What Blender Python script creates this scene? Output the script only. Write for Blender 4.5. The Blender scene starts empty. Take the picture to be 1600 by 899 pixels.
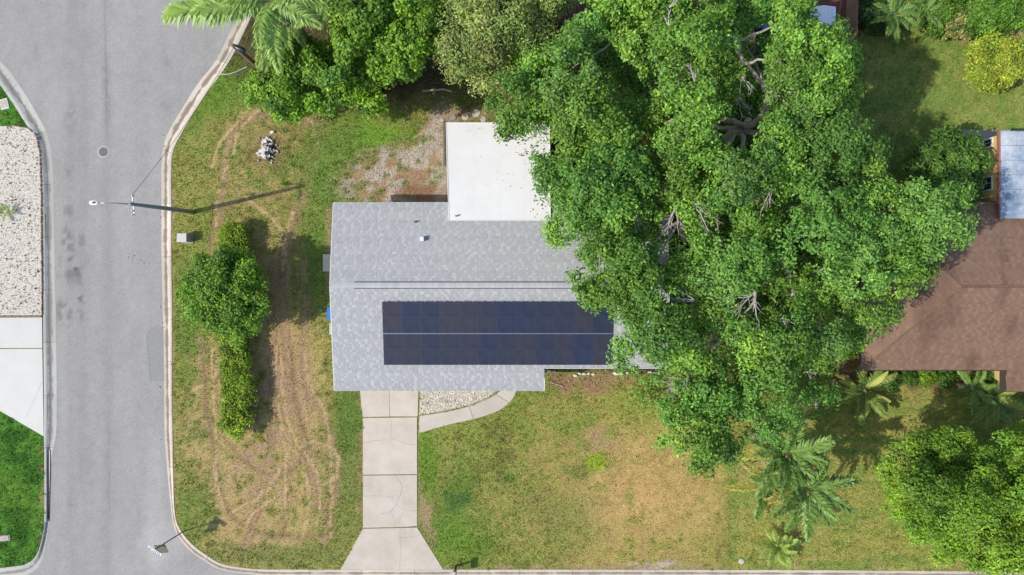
import bpy, bmesh, math, random
import numpy as np
from mathutils import Vector, Matrix
random.seed(7)
RNG = np.random.default_rng(11)
S = bpy.context.scene
COL = S.collection

# ------------------------------------------------------------------ camera, sky, sun, exposure
HC = 39.0                       # drone height above the lawn, metres
FPX = 1053.0                    # focal length in photo pixels (1600 wide)
cam_d = bpy.data.cameras.new('drone_camera')
cam_d.sensor_width = 36.0
cam_d.lens = 36.0 * FPX / 1600.0
cam_d.clip_start = 0.5
cam_d.clip_end = 3000.0
cam = bpy.data.objects.new('drone_camera', cam_d)
cam.location = (0, 0, HC)
COL.objects.link(cam)
S.camera = cam

SUN_T = Vector((0.98, 0.285, -1.0)).normalized()      # the way the light travels
to_sun = -SUN_T
W = bpy.data.worlds.new('World')
S.world = W
W.use_nodes = True
nt = W.node_tree
sky = nt.nodes.new('ShaderNodeTexSky')
sky.sky_type = 'NISHITA'
sky.sun_disc = False
sky.sun_elevation = math.asin(to_sun.z)
sky.sun_rotation = math.atan2(to_sun.x, to_sun.y)
bg = nt.nodes['Background']
nt.links.new(sky.outputs[0], bg.inputs[0])
bg.inputs[1].default_value = 0.15
sun_d = bpy.data.lights.new('sun', 'SUN')
sun_d.energy = 3.15
sun_d.angle = math.radians(0.6)
sun_d.color = (1.0, 0.955, 0.88)
sun = bpy.data.objects.new('sun', sun_d)
sun.rotation_euler = SUN_T.to_track_quat('-Z', 'Y').to_euler()
sun.location = (-30, -8, 40)
COL.objects.link(sun)
S.view_settings.view_transform = 'Standard'
S.view_settings.look = 'None'
S.view_settings.exposure = 0.39
S.view_settings.gamma = 1.0
S.view_settings.use_curve_mapping = False
S.cycles.max_bounces = 6
S.cycles.diffuse_bounces = 3
S.cycles.transmission_bounces = 4

# ------------------------------------------------------------------ helpers
def P(px, py, z=0.0):
    """photo pixel at height z -> point of the place"""
    k = (HC - z) / FPX
    return Vector(((px - 800.0) * k, (449.5 - py) * k, z))

def PP(pts, z=0.0):
    return [P(a, b, z) for a, b in pts]

def srgb(r, g, b):
    f = lambda c: (c / 12.92 if c <= 0.04045 else ((c + 0.055) / 1.055) ** 2.4)
    return np.array([f(r / 255), f(g / 255), f(b / 255)])

def tag(o, label=None, cat=None, group=None, kind=None):
    if label: o['label'] = label
    if cat: o['category'] = cat
    if group: o['group'] = group
    if kind: o['kind'] = kind
    return o

def thing(name, label, cat, loc=(0, 0, 0), rz=0.0, group=None):
    o = bpy.data.objects.new(name, None)
    o.empty_display_size = 0.3
    o.location = loc
    o.rotation_euler = (0, 0, rz)
    COL.objects.link(o)
    return tag(o, label, cat, group)

def link(name, me, mat=None, parent=None, world=True):
    """links mesh as an object; with world=True the mesh is in world space and kept there under its parent"""
    o = bpy.data.objects.new(name, me)
    if mat is not None and len(me.materials) == 0:
        me.materials.append(mat)
    COL.objects.link(o)
    if parent is not None:
        o.parent = parent
        if world:
            m = Matrix.Identity(4)
            chain = parent
            ms = []
            while chain is not None:
                ms.append(Matrix.LocRotScale(chain.location, chain.rotation_euler, chain.scale) if chain.type == 'EMPTY' else chain.get('_m', None) or Matrix.LocRotScale(chain.location, chain.rotation_euler, chain.scale))
                ms[-1] = ms[-1] if chain.parent is None else chain.matrix_parent_inverse @ ms[-1]
                chain = chain.parent
            for x in reversed(ms):
                m = m @ x
            o.matrix_parent_inverse = m.inverted()
    return o

class MB:
    def __init__(s):
        s.v = []; s.f = []
    def add(s, vs, fs):
        n = len(s.v)
        s.v += [tuple(v) for v in vs]
        s.f += [tuple(i + n for i in f) for f in fs]
        return s
    def prism(s, pts, z0, z1):
        """plan polygon (ccw or cw) extruded from z0 to z1"""
        n = len(pts)
        a = sum(pts[i][0] * pts[(i + 1) % n][1] - pts[(i + 1) % n][0] * pts[i][1] for i in range(n))
        if a < 0: pts = pts[::-1]
        vs = [(p[0], p[1], z0) for p in pts] + [(p[0], p[1], z1) for p in pts]
        fs = [tuple(range(n - 1, -1, -1)), tuple(range(n, 2 * n))]
        fs += [(i, (i + 1) % n, n + (i + 1) % n, n + i) for i in range(n)]
        return s.add(vs, fs)
    def box(s, c, d, rz=0.0, tilt=None):
        hx, hy, hz = d[0] / 2, d[1] / 2, d[2] / 2
        m = Matrix.Rotation(rz, 3, 'Z')
        if tilt is not None: m = m @ tilt
        vs = [Vector(c) + m @ Vector((x, y, z)) for z in (-hz, hz) for x, y in ((-hx, -hy), (hx, -hy), (hx, hy), (-hx, hy))]
        return s.add(vs, [(3, 2, 1, 0), (4, 5, 6, 7), (0, 1, 5, 4), (1, 2, 6, 5), (2, 3, 7, 6), (3, 0, 4, 7)])
    def tube(s, pts, radii, n=8, cap=True):
        pts = [Vector(p) for p in pts]
        if not hasattr(radii, '__len__'): radii = [radii] * len(pts)
        rings = []
        for i, p in enumerate(pts):
            d = (pts[min(i + 1, len(pts) - 1)] - pts[max(i - 1, 0)])
            if d.length < 1e-6: d = Vector((0, 0, 1))
            d.normalize()
            u = d.cross(Vector((0.31, 0.95, 0.05)) if abs(d.z) > 0.7 else Vector((0, 0, 1))).normalized()
            w = d.cross(u)
            rings.append([p + (u * math.cos(t) + w * math.sin(t)) * radii[i] for t in [2 * math.pi * k / n for k in range(n)]])
        vs = [v for r in rings for v in r]
        fs = []
        for i in range(len(pts) - 1):
            for k in range(n):
                a = i * n + k; b = i * n + (k + 1) % n
                fs.append((a, a + n, b + n, b))
        if cap:
            fs.append(tuple(range(n)))
            fs.append(tuple(range(len(vs) - 1, len(vs) - 1 - n, -1)))
        return s.add(vs, fs)
    def disc(s, c, r, z0, z1, n=20):
        return s.prism([(c[0] + r * math.cos(2 * math.pi * k / n), c[1] + r * math.sin(2 * math.pi * k / n)) for k in range(n)], z0, z1)
    def strip(s, pts, w, z):
        """flat ribbon along plan points"""
        pts = [Vector((p[0], p[1])) for p in pts]
        L, R = [], []
        for i, p in enumerate(pts):
            d = (pts[min(i + 1, len(pts) - 1)] - pts[max(i - 1, 0)]).normalized()
            nrm = Vector((-d.y, d.x)) * (w[i] if hasattr(w, '__len__') else w) * 0.5
            L.append((p.x + nrm.x, p.y + nrm.y, z)); R.append((p.x - nrm.x, p.y - nrm.y, z))
        n = len(pts)
        return s.add(R + L, [(i, i + 1, n + i + 1, n + i) for i in range(n - 1)])
    def mesh(s, name, smooth=False):
        me = bpy.data.meshes.new(name)
        me.from_pydata([tuple(v) for v in s.v], [], s.f)
        me.update()
        if smooth:
            me.polygons.foreach_set('use_smooth', [True] * len(me.polygons))
        return me
    def build(s, name, mat, parent=None, smooth=False, bevel=0.0, world=True):
        me = s.mesh(name, smooth)
        if bevel > 0:
            bm = bmesh.new(); bm.from_mesh(me)
            bmesh.ops.bevel(bm, geom=list(bm.edges), offset=bevel, segments=2, affect='EDGES', clamp_overlap=True)
            bm.to_mesh(me); bm.free()
        return link(name, me, mat, parent, world)

def np_mesh(name, V, F, C=None, smooth=False):
    """big mesh from arrays: V (n,3), F (m,k), C (n,3) point colours"""
    me = bpy.data.meshes.new(name)
    V = np.ascontiguousarray(V, dtype=np.float32); F = np.ascontiguousarray(F, dtype=np.int32)
    m, k = F.shape
    me.vertices.add(len(V)); me.vertices.foreach_set('co', V.ravel())
    me.loops.add(m * k); me.loops.foreach_set('vertex_index', F.ravel())
    me.polygons.add(m)
    me.polygons.foreach_set('loop_start', np.arange(0, m * k, k, dtype=np.int32))
    me.polygons.foreach_set('loop_total', np.full(m, k, dtype=np.int32))
    me.polygons.foreach_set('use_smooth', np.full(m, bool(smooth)))
    me.update(calc_edges=True)
    if C is not None:
        at = me.color_attributes.new('tint', 'FLOAT_COLOR', 'POINT')
        at.data.foreach_set('color', np.concatenate([np.clip(C, 0, 1), np.ones((len(C), 1))], 1).astype(np.float32).ravel())
    return me

# value noise on arrays
def _h(ix, iy, seed):
    n = (ix.astype(np.int64) * 374761393 + iy.astype(np.int64) * 668265263 + seed * 1442695041) & 0x7fffffff
    n = ((n ^ (n >> 13)) * 1274126177) & 0x7fffffff
    n = n ^ (n >> 16)
    return (n & 0xffff) / 65535.0
def vnoise(x, y, seed=0):
    ix = np.floor(x); iy = np.floor(y); fx = x - ix; fy = y - iy
    fx = fx * fx * (3 - 2 * fx); fy = fy * fy * (3 - 2 * fy)
    a = _h(ix, iy, seed); b = _h(ix + 1, iy, seed); c = _h(ix, iy + 1, seed); d = _h(ix + 1, iy + 1, seed)
    return (a * (1 - fx) + b * fx) * (1 - fy) + (c * (1 - fx) + d * fx) * fy
def fbm(x, y, seed=0, o=4):
    t = 0; a = 0.5; s = 0
    for i in range(o):
        t = t + a * vnoise(x, y, seed + i * 17); s += a; x = x * 2.03 + 5.1; y = y * 2.03 + 1.7; a *= 0.5
    return t / s
def sstep(a, b, x):
    t = np.clip((x - a) / (b - a), 0, 1)
    return t * t * (3 - 2 * t)
def inside(x, y, poly):
    r = np.zeros(x.shape, bool)
    n = len(poly)
    for i in range(n):
        x0, y0 = poly[i]; x1, y1 = poly[(i + 1) % n]
        if y0 == y1: continue
        c = ((y0 > y) != (y1 > y)) & (x < (x1 - x0) * (y - y0) / (y1 - y0) + x0)
        r ^= c
    return r
def dline(x, y, pts, closed=False):
    d = np.full(x.shape, 1e9)
    n = len(pts)
    for i in range(n if closed else n - 1):
        x0, y0 = pts[i]; x1, y1 = pts[(i + 1) % n]
        dx, dy = x1 - x0, y1 - y0
        L = dx * dx + dy * dy + 1e-9
        t = np.clip(((x - x0) * dx + (y - y0) * dy) / L, 0, 1)
        d = np.minimum(d, np.hypot(x - x0 - t * dx, y - y0 - t * dy))
    return d
def sdist(x, y, poly):
    """positive inside"""
    d = dline(x, y, poly, True)
    return np.where(inside(x, y, poly), d, -d)
def smooth_pts(pts, k=4):
    """Catmull-Rom through the points"""
    out = []
    n = len(pts)
    for i in range(n - 1):
        p0 = pts[max(i - 1, 0)]; p1 = pts[i]; p2 = pts[i + 1]; p3 = pts[min(i + 2, n - 1)]
        for j in range(k):
            t = j / k
            out.append(tuple(0.5 * ((2 * b) + (-a + c) * t + (2 * a - 5 * b + 4 * c - d) * t * t + (-a + 3 * b - 3 * c + d) * t ** 3)
                             for a, b, c, d in zip(p0, p1, p2, p3)))
    out.append(tuple(pts[-1]))
    return out

# ------------------------------------------------------------------ materials
def new_mat(name):
    m = bpy.data.materials.new(name)
    m.use_nodes = True
    n = m.node_tree
    b = n.nodes['Principled BSDF']
    return m, n, b
def noise_node(n, scale, detail=6, rough=0.6, stretch=None):
    tc = n.nodes.new('ShaderNodeTexCoord')
    t = n.nodes.new('ShaderNodeTexNoise')
    t.inputs['Scale'].default_value = scale
    t.inputs['Detail'].default_value = detail
    t.inputs['Roughness'].default_value = rough
    if stretch:
        mp = n.nodes.new('ShaderNodeMapping'); mp.inputs['Scale'].default_value = stretch
        n.links.new(tc.outputs['Object'], mp.inputs[0]); n.links.new(mp.outputs[0], t.inputs['Vector'])
    else:
        n.links.new(tc.outputs['Object'], t.inputs['Vector'])
    return t
def ramp(n, src, stops):
    r = n.nodes.new('ShaderNodeValToRGB')
    e = r.color_ramp.elements
    while len(e) < len(stops): e.new(0.5)
    for i, (p, c) in enumerate(stops):
        e[i].position = p
        e[i].color = (*c, 1) if hasattr(c, '__len__') else (c, c, c, 1)
    n.links.new(src, r.inputs[0])
    return r
def mul(n, a, b, fac=1.0):
    m = n.nodes.new('ShaderNodeMix'); m.data_type = 'RGBA'; m.blend_type = 'MULTIPLY'
    m.inputs[0].default_value = fac
    n.links.new(a, m.inputs[6]); n.links.new(b, m.inputs[7])
    return m.outputs[2]
def bump(n, b, src, strength, dist=0.02):
    k = n.nodes.new('ShaderNodeBump'); k.inputs['Strength'].default_value = strength; k.inputs['Distance'].default_value = dist
    n.links.new(src, k.inputs['Height']); n.links.new(k.outputs[0], b.inputs['Normal'])
def plain(name, c, rough=0.6, metal=0.0, var=0.15, scale=6.0, bmp=0.15, spec=0.4):
    m, n, b = new_mat(name)
    t = noise_node(n, scale)
    c = np.array(c)
    r = ramp(n, t.outputs[0], [(0.25, tuple(c * (1 - var))), (0.75, tuple(np.minimum(c * (1 + var), 1)))])
    n.links.new(r.outputs[0], b.inputs['Base Color'])
    b.inputs['Roughness'].default_value = rough; b.inputs['Metallic'].default_value = metal
    b.inputs['Specular IOR Level'].default_value = spec
    if bmp: bump(n, b, noise_node(n, scale * 9).outputs[0], bmp, 0.01)
    return m
def tinted(name, rough=0.7, spec=0.3, fine=25.0, lo=0.75, hi=1.25, bmp=0.3, bd=0.02, trans=0.0, rnd=0.0):
    """colour from the point attribute 'tint' times fine grain"""
    m, n, b = new_mat(name)
    a = n.nodes.new('ShaderNodeAttribute'); a.attribute_name = 'tint'
    c = a.outputs['Color']
    if fine:
        t = noise_node(n, fine, 3, 0.7)
        r = ramp(n, t.outputs[0], [(0.3, lo), (0.7, hi)])
        c = mul(n, c, r.outputs[0])
        if bmp: bump(n, b, t.outputs[0], bmp, bd)
    if rnd:
        oi = n.nodes.new('ShaderNodeObjectInfo')
        r2 = ramp(n, oi.outputs['Random'], [(0, 1 - rnd), (1, 1 + rnd)])
        c = mul(n, c, r2.outputs[0])
    n.links.new(c, b.inputs['Base Color'])
    b.inputs['Roughness'].default_value = rough
    b.inputs['Specular IOR Level'].default_value = spec
    if trans:
        tr = n.nodes.new('ShaderNodeBsdfTranslucent')
        hs = n.nodes.new('ShaderNodeHueSaturation'); hs.inputs['Value'].default_value = 1.3; hs.inputs['Hue'].default_value = 0.485
        n.links.new(c, hs.inputs['Color']); n.links.new(hs.outputs[0], tr.inputs['Color'])
        mx = n.nodes.new('ShaderNodeMixShader'); mx.inputs[0].default_value = trans
        n.links.new(b.outputs[0], mx.inputs[1]); n.links.new(tr.outputs[0], mx.inputs[2])
        n.links.new(mx.outputs[0], n.nodes['Material Output'].inputs[0])
    return m
def concrete(name, c, var=0.10, stain=0.18):
    m, n, b = new_mat(name)
    c = np.array(c)
    t1 = noise_node(n, 0.9, 6, 0.65); t2 = noise_node(n, 28, 4, 0.7)
    r1 = ramp(n, t1.outputs[0], [(0.3, tuple(c * (1 - stain) * np.array([1, .985, .95]))), (0.62, tuple(c))])
    r2 = ramp(n, t2.outputs[0], [(0.3, 1 - var), (0.7, 1 + var)])
    oi = n.nodes.new('ShaderNodeObjectInfo')
    r3 = ramp(n, oi.outputs['Random'], [(0, 0.94), (1, 1.04)])
    n.links.new(mul(n, mul(n, r1.outputs[0], r2.outputs[0]), r3.outputs[0]), b.inputs['Base Color'])
    b.inputs['Roughness'].default_value = 0.85; b.inputs['Specular IOR Level'].default_value = 0.25
    bump(n, b, t2.outputs[0], 0.25, 0.01)
    return m

M = {}
M['ground'] = tinted('lawn_soil', 0.95, 0.1, 13.0, 0.58, 1.42, 0.8, 0.05)
M['blade'] = tinted('grass_blade', 0.8, 0.15, 0, trans=0.2)
M['asphalt'] = tinted('weathered_asphalt', 0.9, 0.25, 22.0, 0.74, 1.26, 0.5, 0.012)
M['patch'] = plain('asphalt_patch', (0.265, 0.262, 0.245), 0.9, var=0.14, scale=14, bmp=0.3)
M['crack'] = plain('crack_dark', (0.12, 0.11, 0.10), 0.95, var=0.3, scale=3)
M['crack_faint'] = plain('crack_faint', (0.34, 0.31, 0.27), 0.95, var=0.3, scale=3)
M['seam'] = plain('road_seam', (0.245, 0.24, 0.235), 0.95, var=0.35, scale=2)
M['drive'] = concrete('driveway_concrete', (0.575, 0.50, 0.415), 0.06, 0.17)
M['drive_white'] = concrete('pale_concrete', (0.60, 0.58, 0.535), 0.04, 0.06)
M['walk'] = concrete('walk_concrete', (0.52, 0.465, 0.395), 0.06, 0.12)
M['oldcon'] = concrete('old_concrete', (0.36, 0.34, 0.31), 0.12, 0.3)
M['pebble'] = tinted('shell_pebbles', 0.8, 0.25, 0)
M['shellbase'] = plain('shell_sand', (0.58, 0.53, 0.45), 0.95, var=0.25, scale=12, bmp=0.5)
M['brickedge'] = plain('red_edging', (0.36, 0.20, 0.15), 0.85, var=0.3, scale=8)
M['shingle'] = tinted('shingle_granules', 0.9, 0.2, 60.0, 0.86, 1.14, 0.3, 0.004)
M['deck'] = plain('roof_underlay', (0.10, 0.10, 0.11), 0.95)
M['bdeck'] = plain('brown_underlay', (0.06, 0.045, 0.035), 0.95)
M['fascia'] = plain('white_fascia', (0.68, 0.68, 0.66), 0.5, var=0.06)
M['stucco'] = plain('pale_stucco', (0.55, 0.55, 0.53), 0.85, var=0.08, scale=10, bmp=0.4)
M['yellow'] = plain('yellow_stucco', (0.58, 0.44, 0.17), 0.85, var=0.10, scale=9, bmp=0.4)
M['redtrim'] = plain('red_trim', (0.33, 0.13, 0.09), 0.6, var=0.15)
M['dark'] = plain('black_metal', (0.02, 0.021, 0.024), 0.35, 0.0, var=0.2, spec=0.5)
M['pole'] = plain('weathered_pole', (0.24, 0.235, 0.235), 0.8, var=0.2, scale=10)
M['galv'] = plain('galvanised_metal', (0.42, 0.43, 0.45), 0.4, 0.7, var=0.1)
M['lampwhite'] = plain('lamp_white', (0.75, 0.77, 0.82), 0.35, var=0.04)
M['glass'] = plain('window_glass', (0.03, 0.04, 0.05), 0.08, var=0.1, bmp=0, spec=0.8)
M['iron'] = plain('cast_iron', (0.15, 0.145, 0.145), 0.65, 0.3, var=0.25, scale=20)
M['ring'] = plain('iron_ring', (0.42, 0.42, 0.41), 0.8, 0.0, var=0.2, scale=20)
M['wood'] = plain('fence_wood', (0.20, 0.125, 0.085), 0.85, var=0.3, scale=5)
M['redwood'] = plain('red_brown_wood', (0.125, 0.05, 0.038), 0.85, var=0.3, scale=6)
M['bark'] = plain('grey_bark', (0.36, 0.31, 0.26), 0.9, var=0.35, scale=4, bmp=0.8)
M['bark_dark'] = plain('dark_bark', (0.12, 0.10, 0.085), 0.9, var=0.35, scale=4, bmp=0.8)
M['twig'] = plain('dead_twig', (0.42, 0.37, 0.32), 0.9, var=0.25, scale=4)
M['leaf'] = tinted('leaf', 0.45, 0.32, 0, trans=0.30)
M['leaf_matt'] = tinted('leaf_matt', 0.6, 0.3, 0, trans=0.3)
M['frond'] = tinted('palm_leaflet', 0.45, 0.4, 0, trans=0.25, rnd=0.22)
M['bluebin'] = plain('blue_plastic', (0.03, 0.16, 0.50), 0.4, var=0.08)
M['signback'] = plain('sign_back', (0.17, 0.155, 0.105), 0.5, 0.3, var=0.1)
M['teal'] = plain('sign_teal', (0.01, 0.12, 0.20), 0.4, var=0.05)
M['white'] = plain('white_print', (0.78, 0.80, 0.82), 0.5, var=0.04)
M['stone'] = plain('white_stone', (0.62, 0.57, 0.50), 0.85, var=0.2, scale=9, bmp=0.6)
M['rubble'] = plain('broken_block', (0.62, 0.59, 0.54), 0.9, var=0.25, scale=5, bmp=0.6)
M['box_grey'] = plain('utility_grey', (0.40, 0.38, 0.34), 0.6, var=0.1)
M['box_lid'] = plain('utility_lid', (0.52, 0.50, 0.46), 0.6, var=0.08)
M['wire'] = plain('cable', (0.06, 0.06, 0.06), 0.6)

# flat white membrane roof: faint seams, light grime
m, n, b = new_mat('white_membrane')
t1 = noise_node(n, 0.5, 6, 0.7); t2 = noise_node(n, 9, 5, 0.7)
r1 = ramp(n, t1.outputs[0], [(0.32, (0.655, 0.63, 0.59)), (0.6, (0.70, 0.685, 0.655))])
r2 = ramp(n, t2.outputs[0], [(0.25, 0.95), (0.6, 1.0)])
n.links.new(mul(n, r1.outputs[0], r2.outputs[0]), b.inputs['Base Color'])
b.inputs['Roughness'].default_value = 0.7
bump(n, b, t2.outputs[0], 0.1, 0.01)
M['membrane'] = m
# chalky bluish metal roof
m, n, b = new_mat('chalky_metal_roof')
t1 = noise_node(n, 0.55, 6, 0.65); t2 = noise_node(n, 7, 5, 0.75)
r1 = ramp(n, t1.outputs[0], [(0.42, (0.18, 0.25, 0.34)), (0.54, (0.38, 0.43, 0.49)), (0.66, (0.56, 0.58, 0.60))])
r2 = ramp(n, t2.outputs[0], [(0.3, 0.8), (0.65, 1.08)])
n.links.new(mul(n, r1.outputs[0], r2.outputs[0]), b.inputs['Base Color'])
b.inputs['Roughness'].default_value = 0.55
M['bluemetal'] = m
# solar glass: each panel its own cell tone, thin cell lines from the generated coordinates
m, n, b = new_mat('solar_cells')
oi = n.nodes.new('ShaderNodeObjectInfo')
r0 = ramp(n, oi.outputs['Random'], [(0.0, (0.027, 0.034, 0.062)), (0.4, (0.031, 0.035, 0.057)), (0.6, (0.036, 0.037, 0.053)), (1.0, (0.042, 0.039, 0.051))])
tc = n.nodes.new('ShaderNodeTexCoord')
wv = n.nodes.new('ShaderNodeTexWave'); wv.wave_type = 'BANDS'; wv.bands_direction = 'X'
wv.inputs['Scale'].default_value = 6 * 3.14159 / 10 / 1.0 * 1.0
n.links.new(tc.outputs['Object'], wv.inputs['Vector'])
t2 = noise_node(n, 1.5, 4, 0.6)
r2 = ramp(n, t2.outputs[0], [(0.3, 0.8), (0.7, 1.2)])
rw = ramp(n, wv.outputs['Fac'], [(0.0, 0.82), (0.12, 1.0)])
n.links.new(mul(n, mul(n, r0.outputs[0], r2.outputs[0]), rw.outputs[0]), b.inputs['Base Color'])
b.inputs['Roughness'].default_value = 0.22
b.inputs['Specular IOR Level'].default_value = 0.5
M['solar'] = m
M['solarframe'] = plain('panel_frame', (0.07, 0.085, 0.13), 0.4, 0.5, var=0.1)
M['rail'] = plain('panel_rail', (0.22, 0.25, 0.33), 0.45, 0.3, var=0.1)
M['clamp'] = plain('panel_clamp', (0.45, 0.47, 0.52), 0.35, 0.7, var=0.05)

# ------------------------------------------------------------------ outlines of the streets (photo pixels on the ground)
L_IN = smooth_pts([(-700, 60), (-300, 55), (-120, 58), (-50, 70), (0, 97), (32, 138), (56, 178), (74, 215), (81, 262), (83, 340), (84, 420), (86, 520), (87, 620), (86, 680), (79, 715), (76, 760), (75, 815), (70, 850), (64, 876), (52, 893), (20, 904), (-60, 908), (-400, 910), (-700, 910)], 5)
L_OUT = smooth_pts([(-700, 80), (-300, 75), (-120, 78), (-62, 92), (-18, 113), (14, 152), (38, 190), (58, 222), (64, 265), (66, 340), (67, 420), (68, 520), (69, 620), (69, 680), (70, 715), (71, 760), (70, 815), (65, 845), (58, 866), (46, 879), (16, 886), (-60, 889), (-400, 891), (-700, 891)], 5)
R_IN = smooth_pts([(520, -700), (470, -300), (415, -100), (390, -10), (372, 25), (357, 52), (345, 78), (330, 103), (308, 130), (286, 165), (265, 200), (254, 228), (251, 262), (251, 320), (251, 400), (253, 480), (254, 560), (255, 620), (256, 680), (260, 735), (266, 796), (272, 830), (290, 857), (318, 878), (345, 892), (395, 899), (460, 901), (700, 901), (1000, 901), (1300, 902), (1600, 904), (2300, 906)], 5)
R_OUT = smooth_pts([(545, -700), (495, -300), (435, -100), (406, -10), (391, 30), (377, 60), (365, 85), (348, 112), (326, 142), (304, 175), (282, 212), (270, 238), (268, 268), (268, 320), (268, 400), (269, 480), (269, 560), (269, 620), (270, 680), (271, 735), (273, 796), (279, 822), (298, 848), (324, 868), (350, 882), (400, 889), (460, 890), (700, 890), (1000, 890), (1300, 891), (1600, 893), (2300, 895)], 5)
mid = lambda A, B, t: [(a[0] * (1 - t) + b[0] * t, a[1] * (1 - t) + b[1] * t) for a, b in zip(A, B)]
lm, rm = mid(L_IN, L_OUT, 0.35), mid(R_IN, R_OUT, 0.35)
ROAD = lm + [(-700, 1230), (2300, 1230)] + rm[::-1] + [(-700, -700)]
lm, rm = mid(L_IN, L_OUT, 0.7), mid(R_IN, R_OUT, 0.7)
ROAD_LOW = lm + [(-700, 1230), (2300, 1230)] + rm[::-1] + [(-700, -700)]

# ------------------------------------------------------------------ what grows where (albedo of lawn and soil)
LUSH = srgb(96, 124, 44); MID = srgb(124, 132, 62); YEL = srgb(153, 149, 68); TAN = srgb(172, 145, 92)
GOLD = srgb(180, 147, 84); DIRT = srgb(160, 130, 98); SAND = srgb(186, 172, 154); BRIGHT = srgb(112, 150, 38)
DEEP = srgb(62, 104, 30); BROWN = srgb(128, 96, 70); OLIVE = srgb(112, 118, 50); LITTER = srgb(78, 66, 44)
def ell(x, y, cx, cy, rx, ry, rot=0.0, soft=0.5):
    c, s = math.cos(rot), math.sin(rot)
    u = ((x - cx) * c + (y - cy) * s) / rx; v = (-(x - cx) * s + (y - cy) * c) / ry
    return 1 - sstep(1 - soft, 1 + soft, np.hypot(u, v))
TRACKS = [
 ([(447, 385), (440, 430), (446, 500), (452, 570), (468, 660), (488, 740), (500, 800)], 9, .75),
 ([(430, 410), (425, 500), (432, 590), (425, 690), (405, 790), (385, 855)], 9, .7),
 ([(478, 540), (480, 600), (503, 650), (523, 710), (522, 780), (505, 850)], 6, .7),
 ([(475, 410), (478, 480), (474, 560), (488, 640)], 7, .7),
 ([(312, 530), (318, 600), (330, 690), (338, 760), (372, 820), (430, 842), (500, 838)], 6, .6),
 ([(345, 700), (338, 760), (350, 800), (400, 840), (470, 853)], 5, .55),
 ([(360, 690), (400, 740), (470, 700), (510, 700)], 6, .5),
 ([(500, 180), (496, 240), (478, 300), (458, 345), (447, 390)], 9, .65),
 ([(330, 400), (340, 345), (352, 290), (350, 250), (365, 210), (395, 183), (440, 175), (480, 195)], 8, .65),
 ([(360, 190), (352, 230), (358, 275), (400, 300), (450, 300), (480, 270)], 6, .5),
 ([(290, 655), (350, 640), (400, 650), (450, 690)], 7, .45),
 ([(300, 560), (345, 610), (345, 690)], 12, .5),
 ([(445, 700), (440, 780), (450, 850)], 10, .5),
 ([(380, 180), (420, 168), (470, 178), (500, 205)], 6, .5),
 ([(330, 325), (400, 312), (470, 290)], 7, .4),
 ([(540, 215), (600, 250), (660, 262)], 9, .3),
]
FINE = [
 [(318, 540), (321, 620), (333, 700), (342, 765), (368, 812), (420, 834), (480, 838), (520, 832)], [(332, 545), (333, 620), (338, 690), (337, 750), (352, 800)],
 [(440, 560), (446, 640), (462, 690), (484, 720), (500, 760), (497, 820)], [(456, 540), (462, 620), (480, 690), (516, 740), (512, 820)],
 [(478, 545), (484, 600), (505, 640), (515, 700), (518, 760), (516, 840)], [(470, 700), (490, 690), (516, 700), (530, 720), (520, 750), (505, 760)],
 [(355, 690), (380, 720), (420, 742), (460, 735), (475, 700)], [(365, 800), (400, 780), (430, 750), (450, 700)], [(385, 820), (410, 790), (440, 770)],
 [(440, 840), (448, 800), (450, 740)], [(475, 840), (482, 790), (478, 740)], [(300, 610), (330, 590), (345, 560)],
 [(420, 560), (424, 640), (420, 700)], [(432, 540), (436, 640), (446, 720), (446, 810)], [(345, 390), (337, 350), (342, 300), (355, 260)],
 [(382, 215), (400, 190), (435, 185), (465, 205), (478, 240), (470, 275), (445, 298)], [(365, 240), (372, 205), (398, 178), (440, 168), (482, 185), (496, 225), (490, 265)],
 [(330, 260), (345, 220), (372, 190)], [(345, 330), (400, 305), (440, 310), (470, 345)], [(372, 300), (410, 330), (440, 360), (448, 400)], [(456, 330), (447, 370), (442, 420)], [(470, 300), (462, 350), (456, 400)],
 [(595, 235), (640, 215), (690, 195)], [(560, 200), (580, 240), (610, 260)], [(640, 140), (700, 135), (740, 140)],
]
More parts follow.
